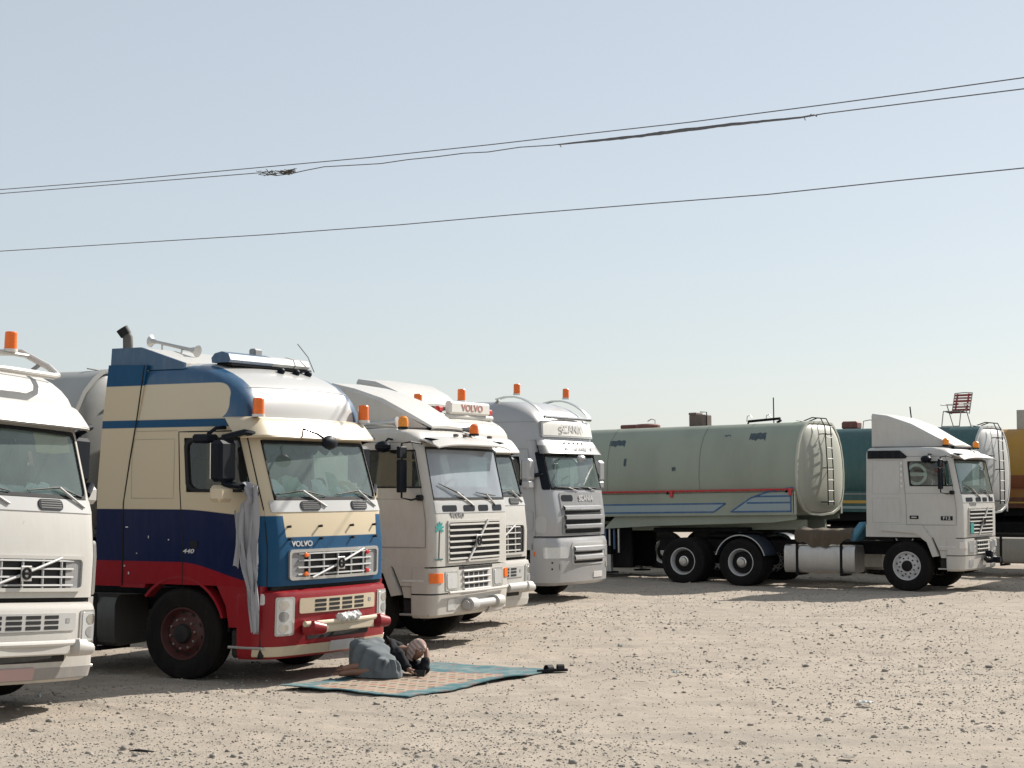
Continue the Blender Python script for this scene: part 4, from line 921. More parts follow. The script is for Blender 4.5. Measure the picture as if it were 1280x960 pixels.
# ------------------------------------------------------------------ tank semitrailer, front of tank at x = 0
TSEC = [(0, 3.63), (.60, 3.615), (.66, 3.60), (.80, 3.51), (.98, 3.34), (1.12, 3.10), (1.205, 2.80), (1.235, 2.48), (1.21, 2.16), (1.11, 1.88), (.92, 1.69), (.60, 1.59), (0, 1.56)]
def tank_trailer(root, o):
    L = o.get('len', 11.5)
    sec = TSEC + [(-a, b) for (a, b) in TSEC[-2:0:-1]]
    t = MB(); xs = [0, -.02, -.25, -2.0, -4.0, -6.0, -8.0, -10.0, -L + .02, -L]
    t.grid([[(x, a, b) for (a, b) in sec] for x in xs], o['tank'], None, True)
    for x in (-2.35, -4.75, -7.1, -9.4):                                   # weld beads
        t.grid([[(x + dx, a * s, 2.55 + (b - 2.55) * s) for (a, b) in sec] for dx, s in ((-.012, 1.0005), (0, 1.003), (.012, 1.0005))], o['tank'], None, True)
        if o.get('patches'):
            hf = [c for c in sec if c[0] < -.5 and c[1] > 2.0]; t.grid([[(x + dx, a * 1.0045, 2.55 + (b - 2.55) * 1.0045) for (a, b) in hf] for dx in (-.007, .007)], M['weld'])
    to = t.build('tank', root, 35)
    e = MB(); rings = []
    for (s, dx) in ((1.0, 0.0), (1.012, .0), (1.012, .05), (.965, .055), (.95, .02), (.93, .05), (.8, .11), (.6, .16), (.35, .19), (.12, .20)):
        rings.append([(dx, a * s, 2.58 + (b - 2.58) * s) for (a, b) in sec])
    e.grid(rings, o['end'], None, True); e.add(rings[-1], [tuple(range(len(sec)))], o['end'])
    e.prism([(.055, 3.60), (-.25, 3.655), (-.25, 3.64), (.055, 3.585)], -.6, .6, o['end'])
    e.build('tank_end', root, 40)
    b = MB(); rings = [[(-L - dx, a * s, 2.58 + (z - 2.58) * s) for (a, z) in sec] for (s, dx) in ((1, 0), (.95, .02), (.7, .12), (.3, .18))]
    b.grid(rings, o['tank'], None, True); b.add(rings[-1], [tuple(range(len(sec)))], o['tank']); b.build('tank_end', root, 40)
    # ladder on the front end
    l = MB()
    for v in (-.22, .08):
        l.tube([(-.35, v * .9, 3.62), (-.05, v * .92, 3.72), (.16, v * .95, 3.70), (.26, v, 3.5), (.30, v, 2.6), (.30, v, 1.78)], .013, o.get('ladder', M['dark']), 8)
        for z in (1.85, 2.6, 3.35): l.tube([(.30, v, z), (.02, v, z)], .012, M['dark'], 6)
    lo = l.build('ladder', root)
    for k in range(8):
        q = MB(); z = 1.86 + .235 * k; q.box((.30, -.07, z), (.022, .31, .018), M['lgrey'], .006); q.build('rung', lo)
    # skirts
    for sg in (-1, 1):
        s = MB(); s.box((-L / 2 - .02, sg * 1.225, 1.84), (L - .1, .02, .48), o['skirt'], .004); s.box((-L / 2, sg * 1.215, 1.595), (L - .06, .05, .035), o['skirt'], .006); s.box((-.03, sg * 1.2, 1.84), (.03, .08, .5), o['end'], .004)
        so = s.build('side_skirt', root)
        for (z0, z1, mat) in o.get('stripes', ()):
            q = MB(); q.box((-L / 2, sg * 1.2365, (z0 + z1) / 2), (L - .12, .004, z1 - z0), M[mat], .001); q.build('stripe', so)
        if o.get('panels'):
            f = MB(); y = sg * 1.2370
            def line(pts, w=.038, mat=M['stripeblue']):
                for (a, c) in zip(pts[:-1], pts[1:]):
                    d = np.array(c) - np.array(a); d = d / np.linalg.norm(d); n = V(-d[1], d[0]) * w / 2
                    f.prism([tuple(np.array(a) - n), tuple(np.array(c) - n), tuple(np.array(c) + n), tuple(np.array(a) + n)], y, y + sg * .003, mat)
            f.prism([(-2.0, 1.66), (-11, 1.66), (-11, 1.83), (-1.72, 1.83)], y - sg * .001, y + sg * .001, M['skirtblue']); f.prism([(-1.55, 1.66), (-.12, 1.66), (-.12, 2.05), (-.72, 2.05), (-1.2, 1.93)], y - sg * .001, y + sg * .001, M['skirtblue'])
            line([(-11, 1.66), (-2.0, 1.66), (-1.70, 1.845), (-11, 1.845)]); line([(-1.58, 1.655), (-1.1, 1.95), (-.70, 2.08), (-.06, 2.17)]); line([(-1.55, 1.66), (-.12, 1.66)]); line([(-1.18, 1.85), (-.12, 1.85)]); line([(-1.0, 1.99), (-.12, 1.99)]) ; line([(-.12, 1.64), (-.12, 2.14)])
            f.box((-5.0, sg * 1.245, 1.76), (.06, .02, .16), M['dark'], .004)
            f.build('painted_panel', so)
        if o.get('rail'):
            q = MB(); q.tube([(-.05, sg * 1.255, 2.14), (-11, sg * 1.255, 2.14)], .016, M['stripered'], 8)
            for k in range(150): q.box((-.08 - .072 * k, sg * 1.275, 2.12), (.03, .02, .03), M['stripered'], .003)
            for x in (-.12, -3.05, -5.75, -8.5): q.box((x, sg * 1.25, 2.08), (.07, .06, .16), M['stripered'], .008); q.box((x - .1, sg * 1.25, 2.10), (.05, .05, .06), M['dark'], .008)
            q.build('side_rail', root)
    if o.get('patches'):
        for (x, z, w, h) in ((-.99, 3.30, .40, .20), (-4.57, 3.25, .42, .18), (-3.0, 2.62, .10, .14), (-4.28, 2.80, .07, .22), (-1.75, 3.34, .16, .08)):
            p = MB()
            def sv(zz): return -float(np.interp(zz, [c[1] for c in TSEC[::-1]], [c[0] for c in TSEC[::-1]]))
            rr = random.Random(3); n = 10
            top = [(x - w / 2 + w * k / n, z + h / 2 - rr.random() * .03) for k in range(n + 1)]; bot = [(x - w / 2 + w * k / n, z - h / 2 + rr.random() * .07) for k in range(n + 1)]
            p.grid([[(a, sv(b) - .003, b + .002) for (a, b) in [tuple(np.array(t_) * (1 - q) + np.array(b_) * q) for t_, b_ in zip(top, bot)]] for q in (0, .33, .66, 1)], M['patch'])
            p.build('paint_patch', to)
    # underframe
    c = MB()
    for v in (-.5, .5): c.box((-L / 2, v, 1.36), (L - .2, .10, .22), o.get('frame', M['dark']), .01)
    c.prism([(-.05, 1.58), (-4.6, 1.58), (-4.9, 1.30), (-3.6, 1.36), (-.6, 1.42), (-.05, 1.48)], -1.14, -1.10, o.get('frame', M['dark'])); c.prism([(-.05, 1.58), (-4.6, 1.58), (-4.9, 1.30), (-3.6, 1.36), (-.6, 1.42), (-.05, 1.48)], 1.10, 1.14, o.get('frame', M['dark']))
    c.box((-2.6, 0, 1.26), (2.4, 1.6, .10), M['dark'], .02)
    c.box((-L + .2, 0, 1.2), (.2, 2.2, .4), M['dark'], .03)
    c.build('underframe', root)
    for v in (-.75, .75):
        g = MB(); g.box((-5.0, v, 1.05), (.16, .16, .7), M['dark'], .01); g.box((-5.0, v, .55), (.12, .12, .5), M['alu'], .01); g.box((-5.0, v, .29), (.3, .3, .04), M['dark'], .01); g.build('landing_leg', root)
    for sg in (-1, 1):
        x = MB(); x.box((-5.75, sg * 1.05, 1.15), (.5, .25, .8), M['dark'], .03); x.build('valve_cabinet', root)
        x = MB(); x.box((-6.1, sg * .55, .86), (3.2, .1, .95), M['dark'], .03); x.build('dark_fill_panel', root)  # dark panel added to close the bright gap under the trailer
    if o.get('belly'):
        x = MB(); x.box((-2.9, -.95, .8), (4.6, .4, .85), M['dark'], .05); x.build('dark_fill_box', root)  # dark box added to darken the space under the tank
    w = MB(); w.box((-6.05, -1.1, 1.2), (.06, .3, .9), o['tank'], .01); w.build('side_post', root)
    v = MB()
    for k in range(5): v.cyl((-4.6 - .12 * k, -1.0, 1.3), (-4.6 - .12 * k, -1.0, .75 + .08 * (k % 3)), .025, M['stripeblue'] if k % 2 else M['alu'], 8)
    v.build('hoses', root)
    for x in (-8.3, -9.6, -10.9):
        for sg in (-1, 1): add_wheel(root, x, sg * 1.02, 'r', 'grey')
        a = MB(); a.cyl((x, -.95, .52), (x, .95, .52), .08, M['dark'], 8); a.build('axle', root)
    # fittings on the top
    for (kind, x, v_) in o.get('tops', ()):
        q = MB()
        if kind == 'lid': 
            q.lathe([(.02, 3.63), (.30, 3.63), (.30, 3.70), (.26, 3.73), (.02, 3.745)], M['rust'], 20, 'Z', Matrix.Translation((x, v_, 0))); q.tube([(x + .2, v_, 3.74), (x + .2, v_, 3.82), (x + .1, v_, 3.85), (x, v_, 3.80)], .012, M['alu'], 6); q.box((x - .42, v_, 3.68), (.5, .3, .10), M['rust'], .03); q.build('manhole', root)
        if kind == 'crate':
            q.box((x, v_, 3.76), (.42, .34, .27), M['brown'], .02); q.box((x - .12, v_, 3.92), (.2, .34, .06), M['brown'], .02); q.tube([(x + .22, v_ - .1, 3.63), (x + .22, v_ - .1, 3.95), (x + .05, v_ - .1, 3.96)], .012, M['dark'], 6); q.build('valve_box', root)
        if kind == 'ringrail':
            q.tube([(x - .42, v_, 3.63), (x - .42, v_, 3.70), (x + .38, v_, 3.74), (x + .40, v_, 3.70), (x + .30, v_, 3.65)], .03, M['dark'], 8)
            q.tube([(x + .22, v_, 3.63), (x + .22, v_, 4.22)], .013, M['dark'], 6)
            for dx in (-.46, .02): q.tube([(x + dx, v_, 3.70), (x + dx + .02, v_, 3.82), (x + dx + .09, v_, 3.84), (x + dx + .13, v_, 3.78)], .010, M['alu'], 6)
            q.build('handrail', root)
        if kind == 'redbox': q.box((x, v_, 3.72), (.42, .34, .20), M['rust'], .04); q.tube([(x + .3, v_, 3.63), (x + .32, v_, 3.82), (x + .5, v_, 3.85), (x + .62, v_, 3.8)], .012, M['grey'], 6); q.build('manhole', root)
        if kind == 'rod': q.tube([(x, v_, 3.62), (x - .06, v_, 4.15)], .016, M['dark'], 6); q.build('dip_rod', root)
        if kind == 'hood': q.prism([(x - .5, 3.62), (x + .55, 3.62), (x + .55, 3.85), (x + .62, 3.88), (x + .4, 4.12), (x - .5, 4.12)], v_ - .4, v_ + .4, M['hood']); q.build('hatch_hood', root)
# ------------------------------------------------------------------ ground
def ss_(a, b, x):
    t = np.clip((x - a) / (b - a), 0, 1); return t * t * (3 - 2 * t)
def gz(x, y): return 0.05 * ss_(34, 38, y) + 0.08 * ss_(39.5, 42.5, y)
def vnoise(x, y, seed=0):
    xi, yi = np.floor(x).astype(np.int64), np.floor(y).astype(np.int64); xf, yf = x - xi, y - yi
    def h(a, b):
        n = (a * 374761393 + b * 668265263 + seed * 144665) & 0xffffffff; n = ((n ^ (n >> 13)) * 1274126177) & 0xffffffff
        return ((n ^ (n >> 16)) & 0xffff) / 65535.0
    u, v = xf * xf * (3 - 2 * xf), yf * yf * (3 - 2 * yf)
    return (h(xi, yi) * (1 - u) + h(xi + 1, yi) * u) * (1 - v) + (h(xi, yi + 1) * (1 - u) + h(xi + 1, yi + 1) * u) * v
def rough(x, y):
    return 0.030 * (vnoise(x * 1.1, y * 1.1, 1) - .5) + 0.022 * (vnoise(x * 3.3, y * 3.3, 2) - .5) + 0.016 * (vnoise(x * 8, y * 8, 3) - .5)
def ground_material():
    m = bpy.data.materials.new('stony sand'); m.use_nodes = True; nt = m.node_tree; b = nt.nodes['Principled BSDF']
    tc = nt.nodes.new("ShaderNodeTexCoord"); ob = tc.outputs['Object']
    n1 = nnoise(nt, ob, 0.35, 5, 0.6); n2 = nnoise(nt, ob, 2.2, 6, 0.65); n3 = nnoise(nt, ob, 17, 5, 0.7); n4 = nnoise(nt, ob, 60, 3, 0.7)
    c = nmix(nt, ramp01(nt, n1, 0.35, 0.68), (0.40, 0.345, 0.285), (0.355, 0.308, 0.256))
    c = nmix(nt, nm(nt, 'MULTIPLY', ramp01(nt, n2, 0.42, 0.72), 0.55), c, (0.255, 0.228, 0.192))
    tr = nnoise(nt, ob, 1.0, 3, 0.5, stretch=(0.16, 1.5, 1))                      # faint wheel lanes along the yard
    c = nmix(nt, nm(nt, 'MULTIPLY', ramp01(nt, tr, 0.50, 0.66), 0.45), c, (0.285, 0.26, 0.225))
    c = nmix(nt, nm(nt, 'MULTIPLY', ramp01(nt, n3, 0.56, 0.70), 0.5), c, (0.215, 0.195, 0.168))
    c = nmix(nt, nm(nt, 'MULTIPLY', ramp01(nt, n4, 0.60, 0.72), 0.35), c, (0.43, 0.385, 0.325))
    nt.links.new(c, b.inputs['Base Color']); b.inputs['Roughness'].default_value = 0.95; b.inputs['Specular IOR Level'].default_value = 0.1
    bp = nt.nodes.new("ShaderNodeBump"); bp.inputs['Strength'].default_value = 0.9; bp.inputs['Distance'].default_value = 0.025
    nt.links.new(nm(nt, 'ADD', nm(nt, 'MULTIPLY', n3, 0.7), nm(nt, 'MULTIPLY', n4, 0.35)), bp.inputs['Height']); nt.links.new(bp.outputs[0], b.inputs['Normal'])
    return m
GM = ground_material()
def build_ground():
    xs = np.concatenate([-np.geomspace(4000, 12.2, 26), np.arange(-12, 14.01, .075), np.geomspace(14.2, 4000, 26)])
    ys = np.concatenate([[-400, -100, -30, -5, 4, 9], np.arange(11, 45.01, .085), np.geomspace(45.3, 6000, 34)])
    X, Y = np.meshgrid(xs, ys); fade = ss_(0, 3, 18 - np.abs(X)) * ss_(8, 11, Y) * (1 - ss_(45, 60, Y))
    Z = gz(X, Y) + rough(X, Y) * fade
    v = np.stack([X.ravel(), Y.ravel(), Z.ravel()], 1); r, c = X.shape
    i = (np.arange(r - 1)[:, None] * c + np.arange(c - 1)[None, :]).ravel(); f = np.stack([i, i + 1, i + c + 1, i + c], 1)
    me = bpy.data.meshes.new('ground'); me.vertices.add(len(v)); me.vertices.foreach_set('co', v.ravel())
    me.loops.add(f.size); me.loops.foreach_set('vertex_index', f.ravel()); me.polygons.add(len(f)); me.polygons.foreach_set('loop_start', np.arange(0, f.size, 4)); me.update(calc_edges=True)
    me.polygons.foreach_set('use_smooth', [True] * len(f)); me.materials.append(GM)
    o = bpy.data.objects.new('ground', me); C.objects.link(o); tag(o, kind='structure')
build_ground()
def build_gravel(n=80000):
    mats = [paint('stone grey', (0.21, 0.195, 0.175), 0.9, 0.1), paint('stone tan', (0.31, 0.275, 0.23), 0.9, 0.1), paint('stone pale', (0.42, 0.385, 0.335), 0.9, 0.05)]
    ph = (1 + 5 ** .5) / 2
    iv = np.array([(-1, ph, 0), (1, ph, 0), (-1, -ph, 0), (1, -ph, 0), (0, -1, ph), (0, 1, ph), (0, -1, -ph), (0, 1, -ph), (ph, 0, -1), (ph, 0, 1), (-ph, 0, -1), (-ph, 0, 1)]) / math.hypot(1, ph)
    ifc = np.array([(0, 11, 5), (0, 5, 1), (0, 1, 7), (0, 7, 10), (0, 10, 11), (1, 5, 9), (5, 11, 4), (11, 10, 2), (10, 7, 6), (7, 1, 8), (3, 9, 4), (3, 4, 2), (3, 2, 6), (3, 6, 8), (3, 8, 9), (4, 9, 5), (2, 4, 11), (6, 2, 10), (8, 6, 7), (9, 8, 1)])
    d = 12.0 * (46.0 / 12.0) ** RNG.random(n)                   # more of them near by, evenly spread in the view
    a = (RNG.random(n) - .5) * 0.72
    x, y = d * np.tan(a), d
    keep = RNG.random(n) < .25 + 1.1 * np.clip(vnoise(x * .55, y * .4, 21) * 1.5 - .35, 0, 1); x, y, d = x[keep], y[keep], d[keep]; n = len(x)
    s = 0.005 + 0.011 * RNG.random(n) ** 2 + 0.022 * (RNG.random(n) < .05) * RNG.random(n) + 0.035 * (RNG.random(n) < .006) * RNG.random(n); s *= (0.62 + d / 110)
    z = gz(x, y) + rough(x, y) + s * .25
    th = RNG.random(n) * 6.28; sc_ = np.stack([s * (.8 + .7 * RNG.random(n)), s * (.7 + .5 * RNG.random(n)), s * (.45 + .4 * RNG.random(n))], 1)
    P = iv[None] * (1 + .28 * (RNG.random((n, 12, 1)) - .5)) * sc_[:, None, :]
    ct, st = np.cos(th)[:, None], np.sin(th)[:, None]
    Q = np.stack([P[..., 0] * ct - P[..., 1] * st + x[:, None], P[..., 0] * st + P[..., 1] * ct + y[:, None], P[..., 2] + z[:, None]], 2).reshape(-1, 3)
    F = (ifc[None] + 12 * np.arange(n)[:, None, None]).reshape(-1, 3)
    me = bpy.data.meshes.new('gravel'); me.vertices.add(len(Q)); me.vertices.foreach_set('co', Q.ravel()); me.loops.add(F.size); me.loops.foreach_set('vertex_index', F.ravel().astype(np.int32))
    me.polygons.add(len(F)); me.polygons.foreach_set('loop_start', np.arange(0, F.size, 3)); me.update(calc_edges=True)
    for m in mats: me.materials.append(m)
    me.polygons.foreach_set('material_index', np.repeat(RNG.choice(3, n, p=[.3, .5, .2]), 20).astype(np.int32))
    o = bpy.data.objects.new('gravel', me); C.objects.link(o); tag(o, 'loose grey and tan stones scattered over the sandy ground', 'gravel', kind='stuff')
build_gravel()

# ------------------------------------------------------------------ the trucks
ROW = 'trucks parked in a row on the left'
def place_truck(name, label, x, y, yaw, group=ROW, roll=0.0, pitch=0.0, dz=0.0):
    t = thing(name, label, 'truck', (x, y, float(gz(x, y)) + dz), -R(yaw), group); t.rotation_euler = (roll, pitch, -R(yaw)); return t
def level_wheels(t, roll):
    for ch in t.children:
        if ch.name.startswith('wheel') and ch.type == 'MESH' and len(ch.children): ch.location.z -= ch.location.y * math.sin(roll)
WH = dict(body=M['white'], roof=M['white'], visor=M['white'], bumper=M['white'], strip=M['white'], lowgrille=M['lgrey'], bar=M['white'], bararm=M['white'], sill=M['white'], mirrorcap=M['white'])
# 1 white truck cut by the left edge
roll = R(-2.6)
t1 = place_truck('tanker_truck', 'white truck with a tubular roof bar, cut by the left edge of the photo', -5.82, 18.0, 28, roll=roll, dz=.06)
cab, roof, bc = cab_truck_a(t1, dict(WH, platemat=M['pinkplate'], fmirror=False, top=3.44, roofw=.98, strip=M['grey'], vents=(-.62, .42), plate_v=-.06, visor_lip=M['silver'], grille_frame=M['white'], steer=R(3)))
b = MB(); pts = [(.15, -.70, 3.53), (.5, -.74, 3.52), (.85, -.76, 3.36), (1.0, -.72, 3.27), (1.06, -.6, 3.25), (1.08, 0, 3.25), (1.06, .6, 3.25), (1.0, .72, 3.27), (.85, .76, 3.36), (.5, .74, 3.52), (.15, .70, 3.53)]
b.tube(pts, .034, M['white'], 10)
for v in (-.75, .75): b.tube([(.75, v, 3.40), (.62, v * .95, 3.30)], .022, M['grey'], 6)
b.tube([(.60, v, 3.48) for v in (-.75, 0, .75)], .022, M['white'], 8); b.build('roof_bar', t1)
beacon(t1, (.62, .45, 3.49), 'tall', .95)
a = MB(); a.tube([(.3, .30, 3.45), (.25, .48, 3.92)], .006, M['grey'], 5); a.build('antenna', t1)
i = MB(); i.grid([[cab.P(cab.sv(v, 2.6), z, -.03) for v in np.linspace(-.98, .38, 12)] for z in (2.71, 2.65, 2.60)], M['curtain']); i.build('curtain', t1)
i = MB(); i.grid([[cab.P(cab.sv(v, 2.6), 2.71 - q * (.17 + .05 * math.sin(3 * v)), -.03) for v in np.linspace(.40, .96, 10)] for q in (0, .5, 1)], M['yellowcloth']); i.build('curtain', t1)
def clutter(root, cab, seed, mats, h0=.10, h1=.30, v0=-.95, v1=.95, n=8, ztop=None):
    rr = random.Random(seed); it = MB()
    for k in range(n):
        vc = v0 + (v1 - v0) * (k + rr.random() * .6) / n; w = .12 + .12 * rr.random(); h_ = h0 + (h1 - h0) * rr.random() ** 1.5; ph = rr.random() * 6
        it.grid([[cab.P(cab.sv(max(-1.0, min(1.0, vc + w * (2 * j / 7 - 1))), 2.2), 2.05 + h_ * (i / 6) * (1 - .85 * (2 * j / 7 - 1) ** 4) ** .5 * (1 + .10 * math.sin(ph + 1.1 * j)), -.07 - .03 * math.sin(ph + j * 1.3 + i) - .05 * i / 6) for j in range(8)] for i in range(7)], mats[k % len(mats)])
    it.build('dashboard_clutter', root, 60)
clutter(t1, cab, 3, [M['paper'], M['clothgrey'], M['paper']], .08, .20)
q = MB(); cab.patch(q, 1.62, 2.02, 1.10, 1.64, M['white'], .05, .05, .03); q.build('corner_guard', t1)
q = MB(); q.grid([[cab.P(cab.sv(v, 2.4), z, -.04) for v in (.28, .34)] for z in (2.36, 2.5)], M['signred']); q.build('hanging_tag', t1)
fairing(t1, M['white'], [(-.87, 1.1), (-1.25, 1.1), (-1.2, 3.3), (-.87, 3.4)])
chassis_parts(t1, (-3.7,)); level_wheels(t1, roll)

# 2 cream, blue and red truck
t2 = place_truck('tanker_truck', 'cream, blue and red truck with a grey cloth hung from its mirror', -3.19, 22.14, 29)
def chips(cab, body):
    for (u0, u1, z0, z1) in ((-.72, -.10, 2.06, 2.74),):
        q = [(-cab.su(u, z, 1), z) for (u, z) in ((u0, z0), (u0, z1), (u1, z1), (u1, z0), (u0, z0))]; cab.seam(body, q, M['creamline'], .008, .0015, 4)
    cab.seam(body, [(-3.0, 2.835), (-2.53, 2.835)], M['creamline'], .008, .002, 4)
    for (u, z, w, h) in ((-.76, 1.72, .045, .012), (-.45, 1.60, .012, .03), (-.80, 1.27, .05, .016), (-.74, 1.18, .02, .03), (-.15, 1.58, .02, .014), (-.62, 1.42, .02, .01)):
        t = -cab.su(u, z, 1); cab.patch(body, t - .02 * w / .04, t, z, z + h, M['plate'], .004, .003, .004, 2, False)
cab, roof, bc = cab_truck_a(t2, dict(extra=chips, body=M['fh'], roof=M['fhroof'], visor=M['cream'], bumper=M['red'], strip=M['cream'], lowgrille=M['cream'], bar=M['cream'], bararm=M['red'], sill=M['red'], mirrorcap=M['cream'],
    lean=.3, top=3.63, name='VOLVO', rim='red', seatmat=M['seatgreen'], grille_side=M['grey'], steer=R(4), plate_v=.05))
tag(t2.children[0], 'cab painted cream above a blue belt, side shade painted darker, and a red sill')
FP = [(-.52, 3.605), (-.64, 3.0), (-.76, 2.5), (-.84, 2.0), (-.85, 1.04), (-1.27, 1.04), (-1.25, 2.2), (-1.18, 3.0), (-1.10, 3.62)]
f_paint = paint('fairing livery', CREAM, 0.42, 0.015, wear=.01, coat=0.04, spec=.15, colfn=lambda nt, X, Y, Z: nmix(nt, ramp01(nt, Z, 3.36, 3.372), nmix(nt, nm(nt, 'MULTIPLY', ramp01(nt, Z, 2.87, 2.88), ramp01(nt, Z, 2.97, 2.96)), nmix(nt, ramp01(nt, Z, 1.93, 1.94), nmix(nt, ramp01(nt, Z, 1.33, 1.34), RED, BLUE_SHADE), CREAM), BLUE), BLUE))  # belt blue darkened here too, to paint in the side shade
fairing(t2, f_paint, FP, 1.222)
sm = MB(); sm.tube([(-.56, -1.222, 3.60), (-.66, -1.224, 3.0), (-.76, -1.226, 2.5), (-.84, -1.236, 2.0), (-.85, -1.236, 1.05)], .009, M['black'], 5); sm.build('fairing_gap', t2)
b = MB(); PR = [(-1.12, 3.55), (-1.10, 3.82), (-.66, 3.82), (-.02, 3.62), (-.02, 3.55)]
b.prism(PR, -1.17, -1.13, M['blue']); b.prism(PR, 1.13, 1.17, M['blue']); b.prism([(-1.12, 3.55), (-1.10, 3.815), (-.66, 3.815), (-.02, 3.615), (-.02, 3.55)], -1.13, 1.13, M['white']); b.build('roof_deflector', t2)
s = MB(); sec = [(-.12, 0), (-.13, .06), (-.08, .11), (.02, .13), (.12, .10), (.15, .03), (.12, 0)]
s.grid([[(.26 + a, v, 3.63 + z) for (a, z) in sec] for v in (-.86, -.84, -.02)], M['blue']); s.grid([[(.26 + a, v, 3.63 + z) for (a, z) in sec] for v in (-.02, .2, .40)], M['lgrey']); s.grid([[(.26 + a, v, 3.632 + z * 1.03) for (a, z) in sec] for v in (.40, .42)], M['black']); s.grid([[(.26 + a, v, 3.63 + z) for (a, z) in sec] for v in (.42, .72)], M['lgrey'])
for v, mt in ((-.86, 'blue'), (.72, 'white')): s.add([(.26 + a, v, 3.63 + z) for (a, z) in sec], [tuple(range(7))], M[mt])
s.box((.27, 0, 3.615), (.22, 1.6, .03), M['black'], .01); s.box((.12, .0, 3.80), (.10, .16, .10), M['grey'], .02); s.build('roof_spoiler', t2)
for v in (.02, .35, .66):
    q = MB(); p = roof.P(roof.sv(v, 3.56), 3.56, .0); q.sphere((p[0] + .03, p[1], p[2] + .01), .055, M['mirrorback'], 10, (.9, .9, .8)); q.build('marker_lamp', t2)
for (u, v) in ((-.1, .5), (-.35, .25), (.10, .8)):
    q = MB(); q.box((u, v, 3.80 - .25 * max(0, u + .58)), (.05, .05, .07), M['redlens'], .012); q.build('marker_lamp', t2)
h = MB(); h.tube([(-1.08, -.5, 3.955), (-1.05, -.5, 3.95), (-.98, -.5, 3.94), (-.48, -.5, 3.83), (-.40, -.5, 3.815), (-.36, -.5, 3.805)], [.075, .04, .02, .024, .045, .075], M['alu'], 12); h.tube([(-.9, -.5, 3.92), (-.9, -.5, 3.80)], .013, M['alu'], 6); h.tube([(-.6, -.5, 3.85), (-.6, -.5, 3.76)], .013, M['alu'], 6); h.build('horn', t2)
beacon(t2, (.98, -1.08, 2.98)); beacon(t2, (.98, 1.05, 2.98))
a = MB(); a.tube([(.45, .75, 3.60), (.42, .66, 3.78), (.34, .55, 3.94)], .006, M['grey'], 5); a.build('antenna', t2)
e = MB(); e.tube([(-1.02, -.98, 1.2), (-1.02, -.98, 3.86), (-1.02, -.985, 3.96), (-1.04, -1.0, 4.01)], .06, M['soot'], 14); e.tube([(-1.035, -.998, 3.99), (-1.075, -1.03, 4.07)], [.07, .076], M['black'], 14); e.build('exhaust_stack', t2)
for (v, z) in ((-.88, 1.74), (-.32, 1.74), (.32, 1.74), (.85, 1.74), (-.88, 1.60), (-.32, 1.60), (.32, 1.60), (.85, 1.60)):
    q = MB(); q.tube([cab.P(cab.sv(v, z), z, -.01), cab.P(cab.sv(v, z), z, .05)], [.012, .016], M['black'], 8); q.build('stud', t2)
g_ = [c for c in t2.children if c.name.startswith('grille')][0]
for (v, z) in ((-.62, 1.205), (-.62, 1.42), (.62, 1.205), (.62, 1.42)):
    q = MB(); q.sphere(cab.P(cab.sv(v, z), z, .035), .035, M['redlens'] if v > 0 else M['amber'], 8, (.5, 1.3, .8)); q.build('marker_lamp', g_)
writing('440', 'lettering', .07, frameT(V(.13, -1.247, 1.46), (1, 0, 0), (0, -1, 0)), M['plate'], t2, .003, 1.5, .2)
cu = MB()
for k in range(8):
    y0 = -.96 + .24 * k; cu.grid([[cab.P(cab.sv(y0 + .24 * j / 8, 2.65), 2.71 - q * (.08 + .06 * math.sin(math.pi * j / 8)), -.03) for j in range(9)] for q in (0, .5, 1)], M['curtain'])
cu.build('curtain', t2)
clutter(t2, cab, 5, [M['paper'], M['clothgrey'], M['palegreen'], M['paper'], M['yellowcloth']], .10, .34, n=11)
q = MB(); q.grid([[cab.P(cab.sv(v, 2.1), z, -.035) for v in np.linspace(.25, .72, 5)] for z in (2.06, 2.12)], M['paperblue']); q.build('dashboard_paper', t2)
chassis_parts(t2, (-3.7,), (-2.3, -1.02), M['darkalu'])

# 3 older square white truck
t3 = place_truck('tanker_truck', 'square white truck with a palm tree sticker beside its open slatted grille', -1.64, 26.38, 24.5)
cab, bc = cab_truck_b(t3, dict(body=M['offwhite'], visor=M['white'], bumper=M['offwhite'], grille_frame=M['offwhite'], slat=M['white'], glass=M['glassdusty'], steer=R(6), sleeper_panels=False))
roof_deflector(t3, M['white'], [(-.62, 3.66), (-.3, 3.58), (.1, 3.44), (.5, 3.22), (.80, 3.04)], .86, .52)
beacon(t3, (.62, -1.0, 2.99), 'yellow'); beacon(t3, (1.0, .45, 2.93), 'dome', .95)
h = MB(); h.tube([(-.3, -.98, 3.05), (.2, -.98, 3.07), (.45, -.98, 3.08), (.52, -.98, 3.085)], [.02, .025, .05, .08], M['alu'], 12); h.build('horn', t3)
h = MB(); h.tube([(.55, .62, 3.05), (.75, .62, 3.03), (.9, .62, 3.02), (.95, .62, 3.02)], [.03, .03, .05, .09], M['grey'], 12); h.build('horn', t3)
for v in (-.3, .0, .8):
    q = MB(); q.box((1.08, v, 2.915), (.07, .06, .04), M['brown'], .01); q.build('marker_lamp', t3)
d = MB(); T = frameT(cab.P(-1.02, 1.22, .004), (0, 1, 0), (1, -.10, 0))
d.box((0, .20, 0), (.022, .40, .002), M['decal'], .0005, T @ Matrix.Rotation(R(-3), 4, 'Z')); d.box((0, 0, 0), (.20, .02, .002), M['decal'], .0005, T)
for k in range(7):
    a = R(-20 + 220 * k / 6); d.box((.05, 0, 0), (.10, .028, .0022 + .0002 * k), M['teald'], .0005, T @ Matrix.Translation((.02, .41, 0)) @ Matrix.Rotation(a, 4, 'Z'))
d.build('palm_sticker', t3)
chassis_parts(t3, (-3.3, -4.65))

clutter(t3, cab, 9, [M['paper'], M['clothgrey']], .05, .14, n=5)

